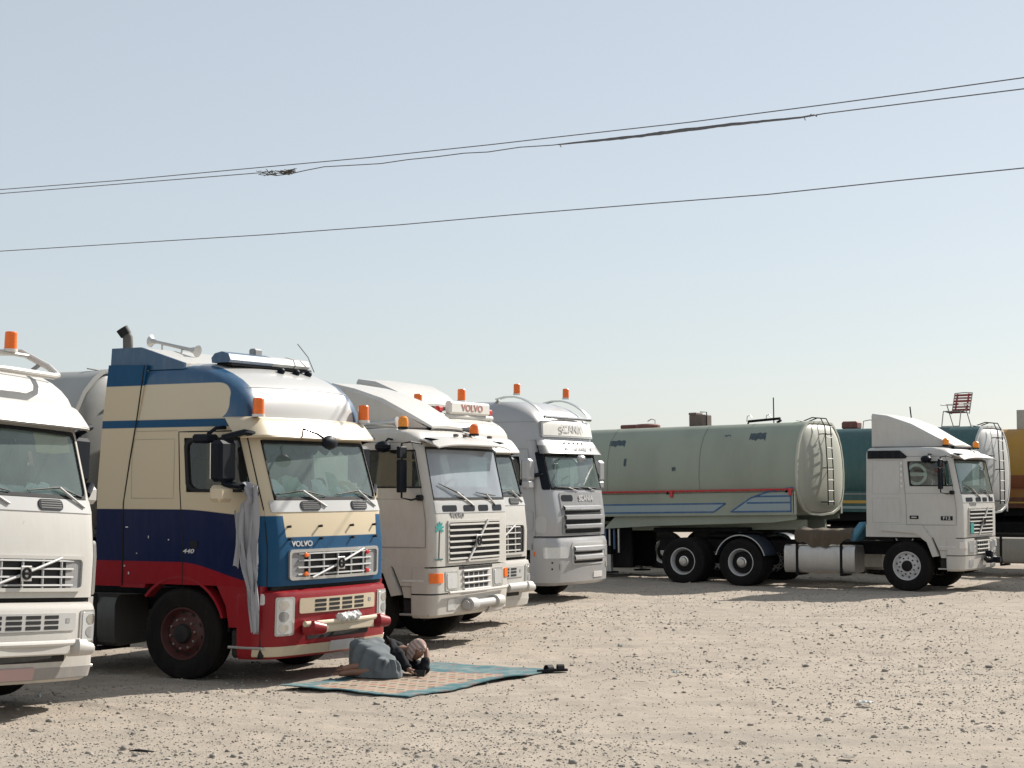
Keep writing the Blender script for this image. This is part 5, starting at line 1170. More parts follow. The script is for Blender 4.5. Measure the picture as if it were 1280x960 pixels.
# 4 white truck half hidden behind it
t4 = place_truck('tanker_truck', 'white truck half hidden behind the square one, red lettered light board on its roof bar', -1.36, 29.77, 29)
cab, roof, bc = cab_truck_a(t4, dict(WH, fmirror=False, top=3.42, slats=5, gz0=1.12, gz1=1.62, grille_frame=M['white'], grille_side=M['black'], slat=M['white'], vents=(-.5, .62)))
roof_deflector(t4, M['white'], [(-.72, 3.92), (-.45, 3.88), (-.1, 3.72), (.18, 3.52)], 1.0, .75)
b = MB(); b.tube([(-.2, -.95, 3.50), (.2, -.98, 3.48), (.5, -.98, 3.40), (.66, -.9, 3.32), (.70, 0, 3.32), (.66, .9, 3.32), (.5, .98, 3.40), (.2, .98, 3.48), (-.2, .95, 3.50)], .045, M['white'], 10)
for v in (-.85, .85): b.tube([(.66, v, 3.32), (.60, v, 3.20)], .03, M['white'], 6)
b.build('roof_bar', t4)
l = MB(); l.box((.70, .08, 3.455), (.12, 1.25, .20), M['signwhite'], .03); lo = l.build('light_board', t4)
writing('VOLVO', 'lettering', .15, frameT(V(.764, .12, 3.455), (0, 1, 0), (1, 0, 0)), M['signred'], lo, .003, 1.35)
for v in (-.72, .85):
    q = MB(); q.box((.64, v, 3.42), (.10, .14, .10), M['redlens'], .03); q.build('marker_lamp', t4)
beacon(t4, (.42, -.98, 3.44)); beacon(t4, (.60, .05, 3.56))
q = MB(); q.tube([bc.P(bc.sv(v, .62), .62, .10) for v in np.linspace(.0, .86, 6)], .075, M['lgrey'], 12); q.build('bumper_tube', t4)
chassis_parts(t4, (-3.7,))

# 5 silver truck
t5 = place_truck('tanker_truck', 'tall silver truck with curved roof bars, last in the left row', .22, 36.55, 29)
cab_truck_c(t5, dict(body=M['silver']))
chassis_parts(t5, (-3.7,)); fairing(t5, M['silver'], [(-.9, 1.25), (-1.3, 1.25), (-1.25, 3.5), (-.9, 3.75)], 1.22)

# 6 white truck seen from its side
t6 = place_truck('tanker_truck', 'white truck seen from the side, coupled to the sage green tank', 8.84, 39.53, 31, 'trucks parked on the right')
t6.location.z = float(gz(8.22, 38.5)); 
cab, bc = cab_truck_b(t6, dict(body=M['white'], visor=M['white'], bumper=M['white'], grille_frame=M['white'], slat=M['white'], model='F12', ring_decal=True, hitch=True, orange_ind=False))
roof_deflector(t6, M['white'], [(-.78, 3.72), (-.5, 3.68), (0, 3.50), (.5, 3.22), (.86, 3.04)], 1.05, .62)
beacon(t6, (.72, -.72, 3.02), 'yellow', .95); beacon(t6, (.95, .62, 2.98), 'yellow', .95)
v = MB(); v.prism([(-.82, 2.76), (-.82, 2.93), (-.12, 2.93), (.04, 2.80), (.0, 2.76)], -1.222, -1.19, M['black'])
for k in range(3):
    for j in range(4): v.box((-.68 + .17 * j, -1.224, 2.795 + .045 * k), (.13, .012, .022), M['mirrorback'], .003)
v.build('side_vent', t6)
d = MB(); T = frameT(V(.92, -1.2145, .99), (1, 0, 0), (0, -1, 0)); d.add([(-.075, -.065, .001), (.075, -.065, .001), (0, .085, .001)], [(0, 1, 2)], M['stripered'], T); d.add([(-.03, -.04, .002), (.03, -.04, .002), (0, .025, .002)], [(0, 1, 2)], M['plate'], T); d.build('warning_triangle', t6)
d = MB()
for k in range(5): d.box((-.08, -1.226, 2.66 - .12 * k), (.05, .006, .05), M['signwhite'], .002)
d.build('door_reflector', t6)
d = MB(); cab.patch(d, cab.sv(-.80, 1.3), cab.sv(-.62, 1.3), 1.20, 1.42, M['teald'], .02, .038, .01); d.build('grille_sticker', t6)
chassis_parts(t6, (-3.75, -5.15), (-2.75, -1.15), M['alu'], M['guard'], 'chrome')
s = MB(); rows = []
for k in range(25):
    u = -2.50 + 1.30 * k / 24; dr_ = .04 + .25 * max(0, math.sin(math.pi * min(1, (k + 4) / 30))) + .03 * math.sin(k * 1.1); wv = .015 * math.sin(k * .9)
    rows.append([(u, -.62, 1.262 + wv), (u, -.85, 1.275 + wv + .02 * math.sin(k * .7)), (u, -1.05, 1.265 + wv), (u, -1.135, 1.235), (u, -1.172, 1.18), (u, -1.178 - .006 * math.sin(k), 1.18 - dr_ * .5), (u, -1.176, 1.18 - dr_)])
s.grid(rows, M['sand']); so = s.build('brown_tarpaulin', None, 60); so.location = t6.location; so.rotation_euler = t6.rotation_euler; tag(so, 'brown tarpaulin draped over the silver fuel tank of the side-on truck', 'tarpaulin')
b = MB(); b.box((-1.12, -.85, 1.22), (.16, .55, .46), M['tarp'], .05, Matrix.Translation((-1.12, -.85, 1.22)) @ Matrix.Rotation(R(38), 4, 'Y') @ Matrix.Translation((1.12, .85, -1.22))); bo = b.build('plastic_can', None)
bo.location = t6.location; bo.rotation_euler = t6.rotation_euler; tag(bo, 'blue plastic can leaning on the silver fuel tank behind the white side-on cab', 'can')

# tank semitrailers
def place_trailer(label, x, y, yaw, o, group, pitch=0.0, dz=0.0):
    t = thing('tank_semitrailer', label, 'tank trailer', (x, y, float(gz(x, y)) + dz), -R(yaw), group); t.rotation_euler = (0, pitch, -R(yaw)); tank_trailer(t, o); return t
GR = 'tank trailers parked on the right'; GL = 'tank trailers behind the left row'
k1 = place_trailer('sage green tank trailer with a red side rail and blue lined skirt', 6.85, 40.85, 34, dict(tank=M['sage'], end=M['sagelight'], skirt=M['sage'], frame=M['sage'], panels=True, rail=True, patches=True, tops=(('lid', -4.35, 0), ('crate', -2.95, 0), ('ringrail', -1.3, 0))), GR, -R(0.9), -.05)
k2 = place_trailer('dark teal tank trailer with a pale end and an ochre stripe, under the folding chair', 11.43, 43.98, 34, dict(tank=M['teal'], end=M['palegrey'], skirt=M['teal'], stripes=((1.79, 1.86, 'yellow'), (2.0, 2.03, 'grey'), (1.66, 1.72, 'skirtblue')), tops=(('redbox', -3.55, 0), ('rod', -1.95, 0)), belly=True), GR, 0, -.09)
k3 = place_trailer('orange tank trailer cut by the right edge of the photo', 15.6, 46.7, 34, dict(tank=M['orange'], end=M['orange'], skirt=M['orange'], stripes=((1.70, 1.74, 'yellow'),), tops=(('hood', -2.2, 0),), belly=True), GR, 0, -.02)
for (tr, lab, off) in ((t2, 'grey tank trailer coupled to the cream, blue and red truck', 0),):
    h = (math.cos(R(29)), -math.sin(R(29)))
    k = place_trailer(lab, tr.location.x - 1.75 * h[0], tr.location.y - 1.75 * h[1], 29, dict(tank=M['greytank'], end=M['greytank'], skirt=M['greytank'], ladder=M['dark']), GL)
# tractor of the teal tank: only its tail shows at the right edge
h = (math.cos(R(33)), -math.sin(R(33)))
t7 = place_truck('tanker_truck', 'grey truck tail with fuel tank coupled to the dark teal tank at right edge', 11.43 + 2.75 * h[0], 43.98 + 2.75 * h[1], 33, 'trucks parked on the right')
cab_truck_b(t7, dict(body=M['offwhite'], visor=M['offwhite'], bumper=M['offwhite'], grille_frame=M['offwhite'], slat=M['white']))
chassis_parts(t7, (-3.75, -5.15), (-2.45, -1.1), M['grimgrey'])
# ------------------------------------------------------------------ cloth on the mirror, rag on the guard
def cloth_hang():
    b = MB(); n, m = 26, 40; G = []
    for i in range(m + 1):
        q = i / m; z = 2.20 - 1.62 * q
        w = .12 - .105 * max(0, q - .3) ** 1.3 / .63 + .012 * math.sin(7 * q)
        if q < .12: w = .10 + .02 * math.sin(q * 60)
        cx = 1.17 - w + .01 * math.sin(9 * q); amp = .035 * (1 - .5 * q)
        G.append([(cx + w * (2 * j / n - 1) + .02 * math.sin(5 * q + j), -1.33 - .02 * math.sin(3 * q) + amp * math.sin(j * .42 + 5 * q + 1.5 * math.sin(3 * q)) + .5 * amp * math.sin(j * .95 - 7 * q + 2 * math.sin(5 * q)), z + .015 * math.sin(j * 1.3)) for j in range(n + 1)])
    b.grid(G, M['cloth']); b.grid([[(p[0], p[1] - .004, p[2]) for p in r] for r in G], M['cloth'])
    b.grid([[(1.0 + .10 * math.cos(a) * r, -1.34 + .05 * math.sin(a) * r, 2.20 + .035 * math.sin(3 * a) * r + .05 * (1 - r)) for a in np.linspace(0, 2 * math.pi, 17)] for r in (.1, .6, 1.0)], M['cloth'])
    G2 = []
    for i in range(14):
        q = i / 13; G2.append([(.90 - .035 * q + .06 * (j / 6 - .5) * (1 + .6 * q) + .05 * math.sin(2.2 * q), -1.37 + .02 * math.sin(j * 1.4 + 3 * q), 1.92 - .62 * q + .02 * math.sin(j)) for j in range(7)])
    b.grid(G2, M['cloth'])
    return b
M['cloth'] = paint('pale grey cloth', (0.31, 0.315, 0.345), 0.9, 0.05)
M['cloth'].node_tree.nodes['Principled BSDF'].inputs['Roughness'].default_value = .9
o = cloth_hang().build('hanging_cloth', None, 180); o.location = t2.location; o.rotation_euler = t2.rotation_euler
tag(o, 'long pale grey cloth hanging from the mirror of the cream, blue and red truck', 'cloth')
b = MB(); rr = random.Random(2); n = 14
G = [[(1.50 + .045 * math.cos(a) * (1 + .3 * math.sin(3 * a + i)), -.02 + .38 * i / n - .19 + .0, .70 + .045 * math.sin(a) * (1 + .25 * math.sin(2 * a + i * 1.7)) + .012 * math.sin(i * 1.9)) for a in np.linspace(0, 2 * math.pi, 15)[:-1]] for i in range(n + 1)]
b.grid(G, M['ragw'] if 'ragw' in M else M['paper'], None, True); b.add(G[0], [tuple(range(14))], M['paper']); b.add(G[-1], [tuple(range(14))], M['paper'])
o = b.build('rolled_rag', None, 60); o.location = t2.location; o.rotation_euler = t2.rotation_euler
tag(o, 'pale crumpled rag lying on the front guard of the cream, blue and red truck', 'rag')

# ------------------------------------------------------------------ mat
def mat_material():
    m = bpy.data.materials.new('woven mat'); m.use_nodes = True; nt = m.node_tree; b = nt.nodes['Principled BSDF']
    tc = nt.nodes.new("ShaderNodeTexCoord"); sx = nt.nodes.new("ShaderNodeSeparateXYZ"); nt.links.new(tc.outputs['Object'], sx.inputs[0]); X, Y = sx.outputs[0], sx.outputs[1]
    tri = lambda s, f: nm(nt, 'ABSOLUTE', nm(nt, 'SUBTRACT', nm(nt, 'FRACT', nm(nt, 'MULTIPLY', s, f)), 0.5))
    d = nm(nt, 'ADD', tri(X, 8.0), tri(Y, 5.0))                       # diamonds
    row = nm(nt, 'FRACT', nm(nt, 'MULTIPLY', Y, 2.5))
    dcol = nmix(nt, nm(nt, 'GREATER_THAN', row, 0.5), (0.05, 0.045, 0.03), (0.28, 0.08, 0.045))
    field = nmix(nt, nm(nt, 'LESS_THAN', d, 0.36), (0.29, 0.225, 0.16), dcol)
    bd = nmix(nt, nm(nt, 'LESS_THAN', nm(nt, 'ADD', tri(X, 3.0), tri(Y, 1.8)), 0.16), (0.03, 0.125, 0.145), (0.11, 0.09, 0.10))
    ins = nm(nt, 'MULTIPLY', nm(nt, 'LESS_THAN', nm(nt, 'ABSOLUTE', X), 0.60), nm(nt, 'LESS_THAN', nm(nt, 'ABSOLUTE', nm(nt, 'ADD', Y, 0.35)), 1.12))
    c = nmix(nt, ins, bd, field)
    n = nnoise(nt, tc.outputs['Object'], 6, 5, .65)
    c = nmix(nt, nm(nt, 'MULTIPLY', ramp01(nt, n, .35, .75), .5), c, (0.36, 0.31, 0.26))
    nt.links.new(c, b.inputs['Base Color']); b.inputs['Roughness'].default_value = .9
    return m
MATC = ((-2.57 + .57) / 2, (20.03 + 21.98) / 2)
def build_mat():
    b = MB(); th = R(-30.8); ct, st = math.cos(th), math.sin(th); G = []
    for i in range(61):
        row = []
        for j in range(33):
            lx, ly = -.85 + 1.70 * j / 32, -1.58 + 3.16 * i / 60
            wx, wy = MATC[0] + ct * lx - st * ly, MATC[1] + st * lx + ct * ly
            e = max(abs(lx) / .85, abs(ly) / 1.58)
            row.append((lx + .015 * math.sin(3 * ly), ly + .02 * math.sin(4 * lx), float(gz(wx, wy) + .6 * rough(wx, wy)) + .022 + .014 * float(vnoise(np.array(lx * 4.0), np.array(ly * 4.0), 9)) + (.03 * max(0, math.sin(2.3 * ly + lx)) if e > .93 else 0)))
        G.append(row)
    mt = mat_material(); b.grid(G, mt); b.grid([[(p[0], p[1], p[2] - .012) for p in r] for r in G], mt)
    for i in (0, -1): b.grid([G[i], [(p[0], p[1], p[2] - .012) for p in G[i]]], mt); b.grid([[r[i] for r in G], [(r[i][0], r[i][1], r[i][2] - .012) for r in G]], mt)
    o = b.build('woven_mat', None, 60); o.location = (MATC[0], MATC[1], 0); o.rotation_euler = (0, 0, th)
    tag(o, 'teal woven mat with a tan diamond pattern spread on the gravel', 'mat')
build_mat()

# ------------------------------------------------------------------ person resting on the mat
skin = paint('skin', (0.24, 0.12, 0.075), 0.6, 0.0); hair = paint('dark hair', (0.02, 0.015, 0.012), 0.7, 0.0)
jacketm = paint('black jacket cloth', (0.009, 0.010, 0.013), 0.85, 0.0, spec=.15); robem = paint('grey blue robe cloth', (0.10, 0.125, 0.14), 0.9, 0.05); scarfm = paint('rose and white headcloth', (0.5, 0.38, 0.36), 0.9, 0.0,
    colfn=lambda nt, X, Y, Z: nmix(nt, nm(nt, 'GREATER_THAN', nm(nt, 'FRACT', nm(nt, 'MULTIPLY', nm(nt, 'ADD', X, Z), 16)), 0.5), (0.46, 0.38, 0.34), (0.34, 0.21, 0.175)))
def skinned(name, pts, edges, rad, mat, parent, sub=2, root=0):
    me = bpy.data.meshes.new(name); me.from_pydata(pts, edges, []); me.materials.append(mat)
    o = bpy.data.objects.new(name, me); C.objects.link(o)
    md = o.modifiers.new('skin', 'SKIN'); md.use_smooth_shade = True; s = o.modifiers.new('sub', 'SUBSURF'); s.levels = sub; s.render_levels = sub
    if not me.skin_vertices: me.attributes.new  # layer comes with the modifier
    if me.skin_vertices:
        for k, r in enumerate(rad):
            me.skin_vertices[0].data[k].radius = (r, r) if not isinstance(r, tuple) else r; me.skin_vertices[0].data[k].use_root = (k == root)
    # bake to a plain mesh
    ev = bpy.data.meshes.new_from_object(o.evaluated_get(bpy.context.evaluated_depsgraph_get()))
    bpy.data.objects.remove(o); ev.materials.clear(); ev.materials.append(mat)
    ev.polygons.foreach_set('use_smooth', [True] * len(ev.polygons))
    r = bpy.data.objects.new(name, ev); C.objects.link(r)
    if parent: r.parent = parent
    return r
PX, PY = -1.45, 21.35
pers = thing('person', 'person in a black jacket and grey robe curled up on the woven mat', 'person', (PX, PY, .035))
L = lambda x, y, z: (x - PX, y - PY, z)
pel, ab, ch_, nk = L(-1.62, 21.33, .17), L(-1.52, 21.52, .17), L(-1.36, 21.62, .20), L(-1.19, 21.50, .25)
B = dict(pel=pel, ab=ab, ch=ch_, nk=nk, hd=L(-1.10, 21.42, .27),
    hipu=L(-1.64, 21.30, .25), kneeu=L(-1.42, 21.04, .12), anku=L(-1.80, 21.02, .12), toeu=L(-1.93, 20.93, .10),
    hipl=L(-1.60, 21.30, .10), kneel=L(-1.33, 20.95, .075), ankl=L(-1.82, 20.98, .06), toel=L(-1.96, 20.90, .05),
    shn=L(-1.44, 21.55, .32), elbn=L(-1.28, 21.22, .20), wrn=L(-1.16, 21.06, .07), hn=L(-1.10, 21.03, .055),
    shf=L(-1.24, 21.62, .12), elbf=L(-1.00, 21.28, .05), wrf=L(-.985, 21.38, .22), hf=L(-1.0, 21.44, .30))
order = ['pel', 'ab', 'ch', 'nk', 'hd', 'hipu', 'kneeu', 'anku', 'toeu', 'hipl', 'kneel', 'ankl', 'toel', 'shn', 'elbn', 'wrn', 'hn', 'shf', 'elbf', 'wrf', 'hf']
rad = dict(pel=.13, ab=.125, ch=.14, nk=.06, hd=.07, hipu=.09, kneeu=.05, anku=.04, toeu=.035, hipl=.09, kneel=.06, ankl=.04, toel=.035, shn=.065, elbn=.045, wrn=.03, hn=.033, shf=.065, elbf=.045, wrf=.03, hf=.033)
E = [('pel', 'ab'), ('ab', 'ch'), ('ch', 'nk'), ('nk', 'hd'), ('pel', 'hipu'), ('hipu', 'kneeu'), ('kneeu', 'anku'), ('anku', 'toeu'), ('pel', 'hipl'), ('hipl', 'kneel'), ('kneel', 'ankl'), ('ankl', 'toel'), ('ch', 'shn'), ('shn', 'elbn'), ('elbn', 'wrn'), ('wrn', 'hn'), ('ch', 'shf'), ('shf', 'elbf'), ('elbf', 'wrf'), ('wrf', 'hf')]
body = skinned('body', [B[k] for k in order], [(order.index(a), order.index(b_)) for a, b_ in E], [rad[k] for k in order], skin, pers)
# head with face, turned towards the phone
hb = MB(); HT = Matrix.Translation(Vector(B['hd'])) @ frameT((0, 0, 0), (.55, -.55, -.35), (.35, .05, .93)).to_3x3().to_4x4()
P = []
for i in range(17):
    ph = math.pi * min(max(i / 16, .01), .99); row = []
    for k in range(24):
        a = 2 * math.pi * k / 24; x, y, z = math.sin(ph) * math.cos(a), math.sin(ph) * math.sin(a), math.cos(ph)
        sx_, sy_, sz_ = .098, .078, .118
        jaw = 1 - .28 * max(0, -z) ** 1.5; px, py, pz = x * sx_ * jaw, y * sy_ * jaw, z * sz_
        if x > 0:
            px += .026 * math.exp(-((y / .20) ** 2 + ((z + .12) / .20) ** 2)) - .010 * (math.exp(-(((y - .38) / .2) ** 2 + ((z - .10) / .12) ** 2)) + math.exp(-(((y + .38) / .2) ** 2 + ((z - .10) / .12) ** 2))) + .008 * math.exp(-((y / .3) ** 2 + ((z + .5) / .10) ** 2))
        row.append((px, py, pz))
    P.append(row)
hb.grid(P, skin, HT, True)
for s_ in (-1, 1):
    hb.sphere((.083, .033 * s_, .014), .012, M['paper'], 8, (1, 1, 1), HT); hb.sphere((.091, .033 * s_, .014), .006, hair, 8, (1, 1, 1), HT); hb.sphere((0, .080 * s_, 0), .028, skin, 8, (.6, .35, 1), HT)
    hb.box((.092, .033 * s_, .036), (.012, .04, .008), hair, .003, HT)
hb.box((.088, 0, -.058), (.012, .045, .008), paint('lips', (0.18, 0.06, 0.05), .6, 0.0), .003, HT)
hb.build('head', pers, 60)
sc_ = MB(); P = []
for i in range(11):
    ph = math.pi * .5 * (i / 10) * 1.12; P.append([((.112 + .008 * math.sin(5 * k + i)) * math.sin(max(ph, .02)) * math.cos(2 * math.pi * k / 24) - .012, (.094 + .006 * math.sin(3 * k + 2 * i)) * math.sin(max(ph, .02)) * math.sin(2 * math.pi * k / 24), .132 * math.cos(ph) + .006 + (.03 if math.cos(2 * math.pi * k / 24) > .3 else -.02) * (i / 10)) for k in range(24)])
sc_.grid(P, scarfm, HT, True)
sc_.grid([[(-.10 + .02 * math.sin(i), -.085 + .17 * j / 8, .03 - .03 * i + .01 * math.sin(j * 2 + i)) for j in range(9)] for i in range(7)], scarfm, HT)
sc_.grid([[(-.05 + .03 * i, -.095 + .012 * math.sin(2 * j + i), .02 - .03 * j) for j in range(6)] for i in range(5)], scarfm, HT)
sc_.build('headcloth', pers, 60)
# jacket over trunk and arms
jk = ['ab', 'ch', 'nk0', 'shn', 'elbn', 'wrn0', 'shf', 'elbf', 'wrf0']
J = dict(B); J['nk0'] = tuple(np.array(B['ch']) * .35 + np.array(B['nk']) * .65); J['wrn0'] = tuple(np.array(B['elbn']) * .12 + np.array(B['wrn']) * .88); J['wrf0'] = tuple(np.array(B['elbf']) * .12 + np.array(B['wrf']) * .88)
jr = dict(ab=.155, ch=.175, nk0=.085, shn=.092, elbn=.068, wrn0=.05, shf=.092, elbf=.07, wrf0=.05)
JE = [('ab', 'ch'), ('ch', 'nk0'), ('ch', 'shn'), ('shn', 'elbn'), ('elbn', 'wrn0'), ('ch', 'shf'), ('shf', 'elbf'), ('elbf', 'wrf0')]
jo = skinned('jacket', [J[k] for k in jk], [(jk.index(a), jk.index(b_)) for a, b_ in JE], [jr[k] for k in jk], jacketm, pers, 3, 1)
def wrinkle(o, amp, f, seed):
    me = o.data; n = len(me.vertices); co = np.empty(n * 3); no = np.empty(n * 3); me.vertices.foreach_get('co', co); me.vertices.foreach_get('normal', no); co = co.reshape(-1, 3); no = no.reshape(-1, 3)
    d = vnoise(co[:, 0] * f + co[:, 2] * f * .6, co[:, 1] * f * .35 + co[:, 2] * f, seed) + .5 * vnoise(co[:, 0] * f * 2.3 - co[:, 1] * f, co[:, 2] * f * 2.1, seed + 1) - .75
    co += no * (d * amp)[:, None]; me.vertices.foreach_set('co', co.ravel()); me.update()
wrinkle(jo, .035, 14, 4)
# robe over hips, thighs and knees: rings along hip to knee
def ringloft(mb, secs, mat, n=28, wr=.012):
    G = []
    for i, (c, ax, rx, rz) in enumerate(secs):
        ax = np.array(ax, float); ax /= np.linalg.norm(ax); x = np.cross(ax, V(0, 0, 1)); x /= np.linalg.norm(x); z = np.cross(x, ax); row = []
        for k in range(n):
            a = 2 * math.pi * k / n; q = 1 + wr * 6 * (float(vnoise(np.array(k * .55), np.array(i * .8), 5)) - .5)
            p = np.array(c) + x * rx * q * math.copysign(abs(math.cos(a)) ** .85, math.cos(a)) + z * rz * q * math.copysign(abs(math.sin(a)) ** .85, math.sin(a)); p[2] = max(p[2], .004 + .004 * math.sin(k)); row.append(tuple(p))
        G.append(row)
    mb.grid(G, mat, None, True); mb.add(G[0], [tuple(range(n))], mat); mb.add(G[-1], [tuple(range(n))], mat)
rb = MB(); A = lambda x, y, z: V(x - PX, y - PY, z)
def drape(out, r0, r1, mat, m=22, n=120, folds=.03, seed=3):
    """cloth hanging from a ridge line down to an outline on the ground"""
    out = np.array(out); k = len(out); rings = [[] for _ in range(m + 1)]
    for i in range(n):
        f = i / n * k; a, b_ = int(f) % k, (int(f) + 1) % k; q = f - int(f)
        p0, p1, p2, p3 = out[a - 1], out[a], out[b_], out[(b_ + 1) % k]
        base = .5 * (2 * p1 + (p2 - p0) * q + (2 * p0 - 5 * p1 + 4 * p2 - p3) * q * q + (3 * p1 - p0 - 3 * p2 + p3) * q ** 3)
        d = r1[:2] - r0[:2]; u = min(1, max(0, np.dot(base - r0[:2], d) / np.dot(d, d))); rp = r0 + (r1 - r0) * u
        nse = float(vnoise(np.array(i * .23), np.array(1.7), seed)) * 3
        for t in range(m + 1):
            w = t / m; e = w ** .75; z = rp[2] * max(0, 1 - w ** 2.6) ** .72 + .006
            ph = math.sin(i * 2 * math.pi / n * 13 + nse + 2.2 * w) * folds * math.sin(math.pi * min(1, w * 1.05)) ; ph += .5 * folds * math.sin(i * 2 * math.pi / n * 29 + 4 * w + nse * 2) * w * (1 - w) * 3
            p = rp[:2] * (1 - e) + base * e; dd = (base - rp[:2]); dd = dd / (np.linalg.norm(dd) + 1e-6)
            p = p + dd * ph; z = max(.006, z + ph * .55)
            rings[t].append((p[0], p[1], z))
    rb.grid(rings, mat, None, True)
OUT = [(x - PX, y - PY) for (x, y) in ((-1.29, 20.87), (-1.25, 21.02), (-1.36, 21.30), (-1.42, 21.55), (-1.62, 21.58), (-1.80, 21.42), (-1.88, 21.20), (-1.80, 21.02), (-1.62, 20.90), (-1.44, 20.83))]
drape(OUT, A(-1.69, 21.28, .41), A(-1.40, 20.98, .20), robem)
ro = rb.build('robe', pers, 180); wrinkle(ro, .028, 11, 7)
# feet with toes, hands with fingers
ft = MB()
for (ank, toe) in (('anku', 'toeu'), ('ankl', 'toel')):
    a, t = np.array(B[ank]), np.array(B[toe]); d = (t - a) / np.linalg.norm(t - a); s_ = np.cross(d, V(0, 0, 1))
    for k in range(5): ft.tube([t + s_ * (.028 - .014 * k), t + s_ * (.030 - .015 * k) + d * (.05 - .006 * k) - V(0, 0, .005)], [.012 - .001 * k, .008], skin, 8)
ft.build('toes', pers, 60)
hn = MB()
def fingers(w, h, up, curl):
    w, h = np.array(w), np.array(h); d = (h - w) / np.linalg.norm(h - w); u = np.array(up, float); u -= d * u.dot(d); u /= np.linalg.norm(u); s_ = np.cross(d, u)
    for k, ln in enumerate((.062, .072, .068, .052)):
        b0 = h + s_ * (.028 - .019 * k) + d * .012; p1 = b0 + d * ln * .45 - u * curl * .2 * ln; p2 = p1 + d * ln * .3 - u * curl * .35 * ln; p3 = p2 + d * ln * .12 - u * curl * .4 * ln
        hn.tube([b0, p1, p2, p3], [.0095, .009, .008, .006], skin, 8)
    b0 = w * .55 + h * .45 + s_ * .022; hn.tube([b0, b0 + s_ * .028 + d * .025, b0 + s_ * .032 + d * .055 - u * .01], [.012, .010, .007], skin, 8)
fingers(B['wrn'], B['hn'], (0, 0, 1), .9); fingers(B['wrf'], B['hf'], (.8, -.3, 0), .8)
hn.build('fingers', pers, 60)
b = MB(); T = Matrix.Translation((-1.055, 20.985, .085)) @ Matrix.Rotation(R(-25), 4, 'Z') @ Matrix.Rotation(R(60), 4, 'X')
b.box((0, 0, 0), (.15, .075, .010), M['black'], .006, T); b.box((0, 0, -.006), (.156, .081, .006), paint('olive phone case', (0.16, 0.15, 0.06), .5, 0.0), .003, T)
tag(b.build('phone', None), 'dark phone in an olive case held in the hand of the person on the mat', 'phone')
# sandals at the far corner of the mat
def sandal(lab, x, y, rz):
    r = thing('sandal', lab, 'sandal', (x, y, float(gz(x, y)) + .03), R(rz), 'sandals on the mat corner')
    s = MB(); out = [(.13 * math.cos(a) * (1.0), (.048 + .012 * math.cos(a)) * math.sin(a)) for a in np.linspace(0, 2 * math.pi, 25)[:-1]]
    s.add([(p[0], p[1], 0) for p in out] + [(p[0], p[1], .028) for p in out], [tuple(range(24)), tuple(range(47, 23, -1))] + [(i, (i + 1) % 24, 24 + (i + 1) % 24, 24 + i) for i in range(24)], M['mirrorback']); s.build('sole', r)
    q = MB(); q.grid([[(x_, .055 * math.cos(a), .026 + .055 * math.sin(a)) for a in np.linspace(0, math.pi, 11)] for x_ in (.0, .04, .08)], M['black']); q.build('strap', r)
sandal('dark sandal lying on the mat corner, nearer to the person', .40, 21.70, 35); sandal('dark sandal lying on the mat corner, farther from the person', .53, 21.78, 10)

# ------------------------------------------------------------------ folding chair on the teal tank
def chair():
    x, y = 10.73, 44.47; r = thing('folding_chair', 'red and white webbed folding chair standing on the dark teal tank', 'chair', (x, y, 3.535 + float(gz(11.43, 43.98))), R(180 + 42)); r.scale = (.93,) * 3
    f = MB(); al = M['grey']
    for s_ in (-.27, .27):
        f.tube([(.24, s_, 0), (.16, s_, .40), (.14, s_, .42), (-.22, s_, .36), (-.36, s_, .86), (-.37, s_, .90)], .013, al, 8); f.tube([(-.30, s_, 0), (-.10, s_, .40), (.0, s_, .60)], .013, al, 8); f.tube([(.26, s_, .58), (-.24, s_, .60)], .018, M['signwhite'], 8)
    f.tube([(-.37, -.27, .90), (-.375, 0, .915), (-.37, .27, .90)], .013, al, 8); f.tube([(.24, -.27, .02), (.24, .27, .02)], .011, al, 8); f.tube([(-.30, -.27, .02), (-.30, .27, .02)], .011, al, 8); f.tube([(.16, -.27, .41), (.16, .27, .41)], .011, al, 8); f.build('frame', r)
    wm = [paint('red webbing', (0.26, 0.03, 0.028), .8, 0.0), paint('white webbing', (0.40, 0.25, 0.23), .8, 0.0)]
    for nme, P0, P1, n in (('seat', V(.15, 0, .425), V(-.21, 0, .372), 5), ('backrest', V(-.24, 0, .42), V(-.365, 0, .885), 6)):
        s = MB(); nrm = V(0, 0, .004) if nme == 'seat' else V(.004, 0, 0)
        for k in range(n):
            a = P0 + (P1 - P0) * (k + .12) / n; c = P0 + (P1 - P0) * (k + .88) / n; m_ = wm[0] if k % 3 != 1 else wm[1]
            for o_ in (0, -1): s.add([tuple(a + V(0, -.26, 0) + nrm * o_), tuple(c + V(0, -.26, 0) + nrm * o_), tuple(c + V(0, .26, 0) + nrm * o_), tuple(a + V(0, .26, 0) + nrm * o_)], [(0, 1, 2, 3)], m_)
        for k in (0, 3):
            y0 = -.2 + .115 * k; a, c = P0 + nrm * 1.5, P1 + nrm * 1.5; s.add([tuple(a + V(0, y0, 0)), tuple(c + V(0, y0, 0)), tuple(c + V(0, y0 + .055, 0)), tuple(a + V(0, y0 + .055, 0))], [(0, 1, 2, 3)], wm[0])
        s.build(nme, r)
chair()

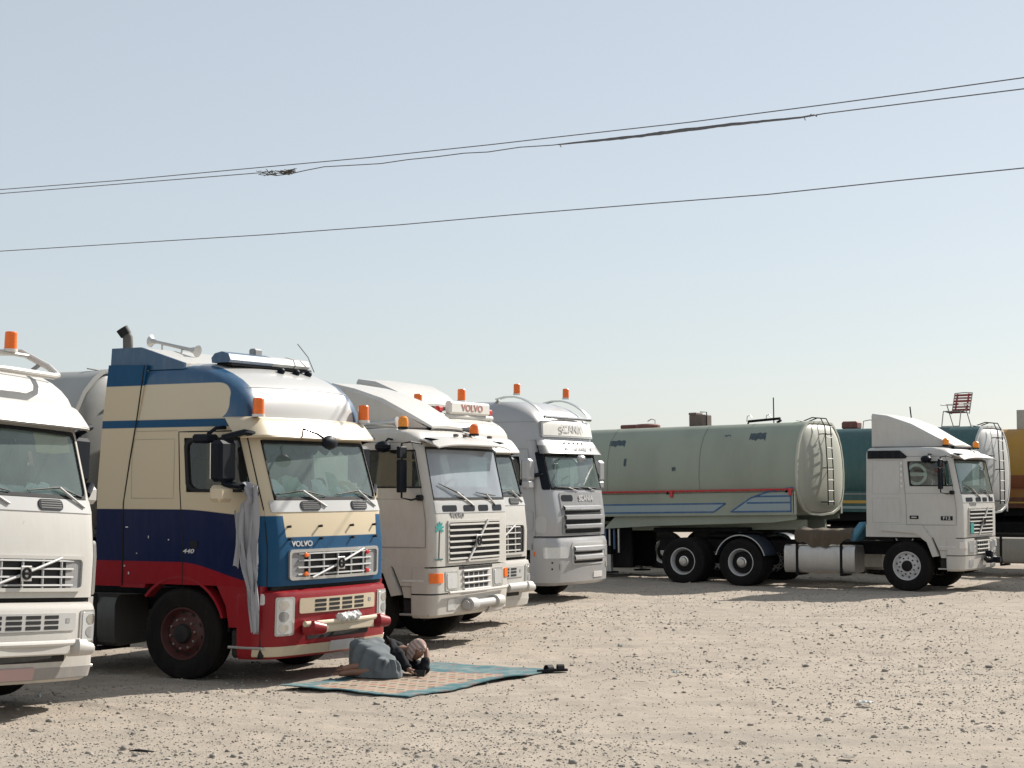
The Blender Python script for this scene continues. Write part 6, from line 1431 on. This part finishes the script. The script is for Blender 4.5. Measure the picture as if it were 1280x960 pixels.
# ------------------------------------------------------------------ overhead wires
TH = math.atan((HOR - 480) / FPX)
def unproj(px, py, d):
    x, y = (px - 640) / FPX, (480 - py) / FPX
    yy = math.cos(TH) - y * math.sin(TH); zz = math.sin(TH) + y * math.cos(TH)
    return V(x / yy * d, d, CAMH + zz / yy * d)
def wire(lab, pts, r, name='overhead_wire', ext=True, wob=0.0, dd=(34, 22)):
    P = []
    for (px, py) in pts: P.append(unproj(px, py, dd[0] + (dd[1] - dd[0]) * px / 1280))
    if ext: P = [P[0] + (P[0] - P[1]) / np.linalg.norm(P[0] - P[1]) * 25] + P + [P[-1] + (P[-1] - P[-2]) / np.linalg.norm(P[-1] - P[-2]) * 25]
    Q = []
    for a, c in zip(P[:-1], P[1:]):
        for k in range(6): Q.append(a + (c - a) * k / 6)
    Q.append(P[-1])
    b = MB(); b.tube(Q, r, M['wire'], 6); return tag(b.build(name), lab, 'wire', 'overhead wires')
wire('topmost of the three wires crossing the sky', [(0, 237), (150, 225.5), (300, 211.6), (460, 197), (616, 180.5), (690, 172), (860, 153), (1030, 131), (1150, 115), (1280, 97)], .008)
wire('middle wire crossing the sky, with debris and a twisted bundle on it', [(0, 242), (150, 230), (325, 216), (345, 219.5), (362, 217.5), (382, 213), (405, 208.5), (450, 206), (476, 204.5), (510, 199.5), (545, 196), (580, 191.5), (610, 190), (650, 184), (690, 181.5), (725, 177.5), (800, 170), (900, 157), (1000, 147.5), (1030, 142), (1150, 127), (1280, 111)], .008)
wire('lowest of the three wires crossing the sky', [(0, 314), (160, 304), (330, 293.5), (500, 281), (640, 268.5), (800, 255.5), (960, 243), (1120, 226), (1280, 210)], .008)
b = MB(); rr = random.Random(8); dm = paint('dry straw debris', (0.10, 0.085, 0.065), .9, 0.0)
for k in range(90):
    px = 318 + 47 * rr.random() ** .7; p = unproj(px, 215.5 - (px - 340) * .03 + rr.uniform(-2.5, 2.5), 34 - 12 * px / 1280); q = p + V(rr.uniform(-.1, .14), rr.uniform(-.05, .05), rr.uniform(-.03, .03)); b.tube([p, q], .006, dm, 4)
tag(b.build('wire_debris'), 'clump of dry straw caught on the middle wire', 'debris')
b = MB(); rr = random.Random(4)
for s_ in range(5):
    P = [unproj(px, float(np.interp(px, [690, 725, 800, 900, 1000, 1022], [181.5, 178, 170, 157, 147, 143])) + (2.6 - 1.2 * (px - 700) / 320) * math.sin(px * .045 + s_ * 1.3) * (.4 + .6 * rr.random()) * math.sin(math.pi * (px - 695) / 330), 34 - 12 * px / 1280) for px in range(698, 1024, 8)]
    b.tube(P, .010, M['wire'], 5)
for (px, l_) in ((1005, 4), (1012, -3), (1020, -3), (700, 3)): 
    p = unproj(px, 146 if px > 800 else 181, 34 - 12 * px / 1280); b.tube([p, p + V(.02, 0, -l_ * .012)], .008, M['wire'], 4)
tag(b.build('twisted_cable'), 'twisted bundle of cable wound round the middle wire', 'cable')

# ------------------------------------------------------------------ litter
def scrap(name, lab, px, py, w, mat, cat, group=None, seed=1, h=.05):
    d = CAMH * FPX / (py - HOR); x = (px - 640) / FPX * d; rr = random.Random(seed); n = 7
    G = [[(w * (i / n - .5) + rr.uniform(-1, 1) * w * .06, w * .7 * (j / n - .5) + rr.uniform(-1, 1) * w * .06, .006 + h * rr.random() ** 1.5) for j in range(n + 1)] for i in range(n + 1)]
    b = MB(); b.grid(G, mat); b.grid([[(p[0], p[1], p[2] - .003) for p in r] for r in G], mat); o = b.build(name, None, 20); o.location = (x, d, float(gz(x, d)) + .035); o.rotation_euler = (0, 0, rr.random() * 6)
    tag(o, lab, cat, group)
scrap('paper_scrap', 'white paper scrap on the gravel towards the bottom right', 1080, 881, .13, M['paper'], 'litter', seed=2, h=.03)
scrap('plastic_scrap', 'grey plastic scrap on the gravel between the silver truck and the mat', 774, 811, .09, M['lgrey'], 'litter', seed=3)
scrap('plastic_scrap', 'bluish plastic scrap on the gravel right of the mat', 844, 843, .10, M['skirtblue'], 'litter', seed=4, h=.02)
scrap('paper_scrap', 'small white paper scrap in the shade beside the front wheel of the left-edge truck', 52, 874, .06, M['paper'], 'litter', seed=6)
scrap('cardboard_scrap', 'tan cardboard scrap lying flat at the bottom right of the photo', 1056, 948, .16, M['tanint'], 'litter', seed=7, h=.012)
b = MB(); d = CAMH * FPX / (940 - HOR); b.tube([(-.16, 0, .03), (-.05, .02, .035), (.06, 0, .03), (.17, .03, .02)], [.008, .016, .014, .006], M['black'], 7); b.tube([(-.05, .02, .03), (.10, -.05, .02)], [.01, .005], M['black'], 6)
o = b.build('rubber_strip'); o.scale = (.6, .7, .7); o.location = ((181 - 640) / FPX * d, d, .012); tag(o, 'black torn rubber strip on the gravel near the bottom left corner', 'rubber strip')
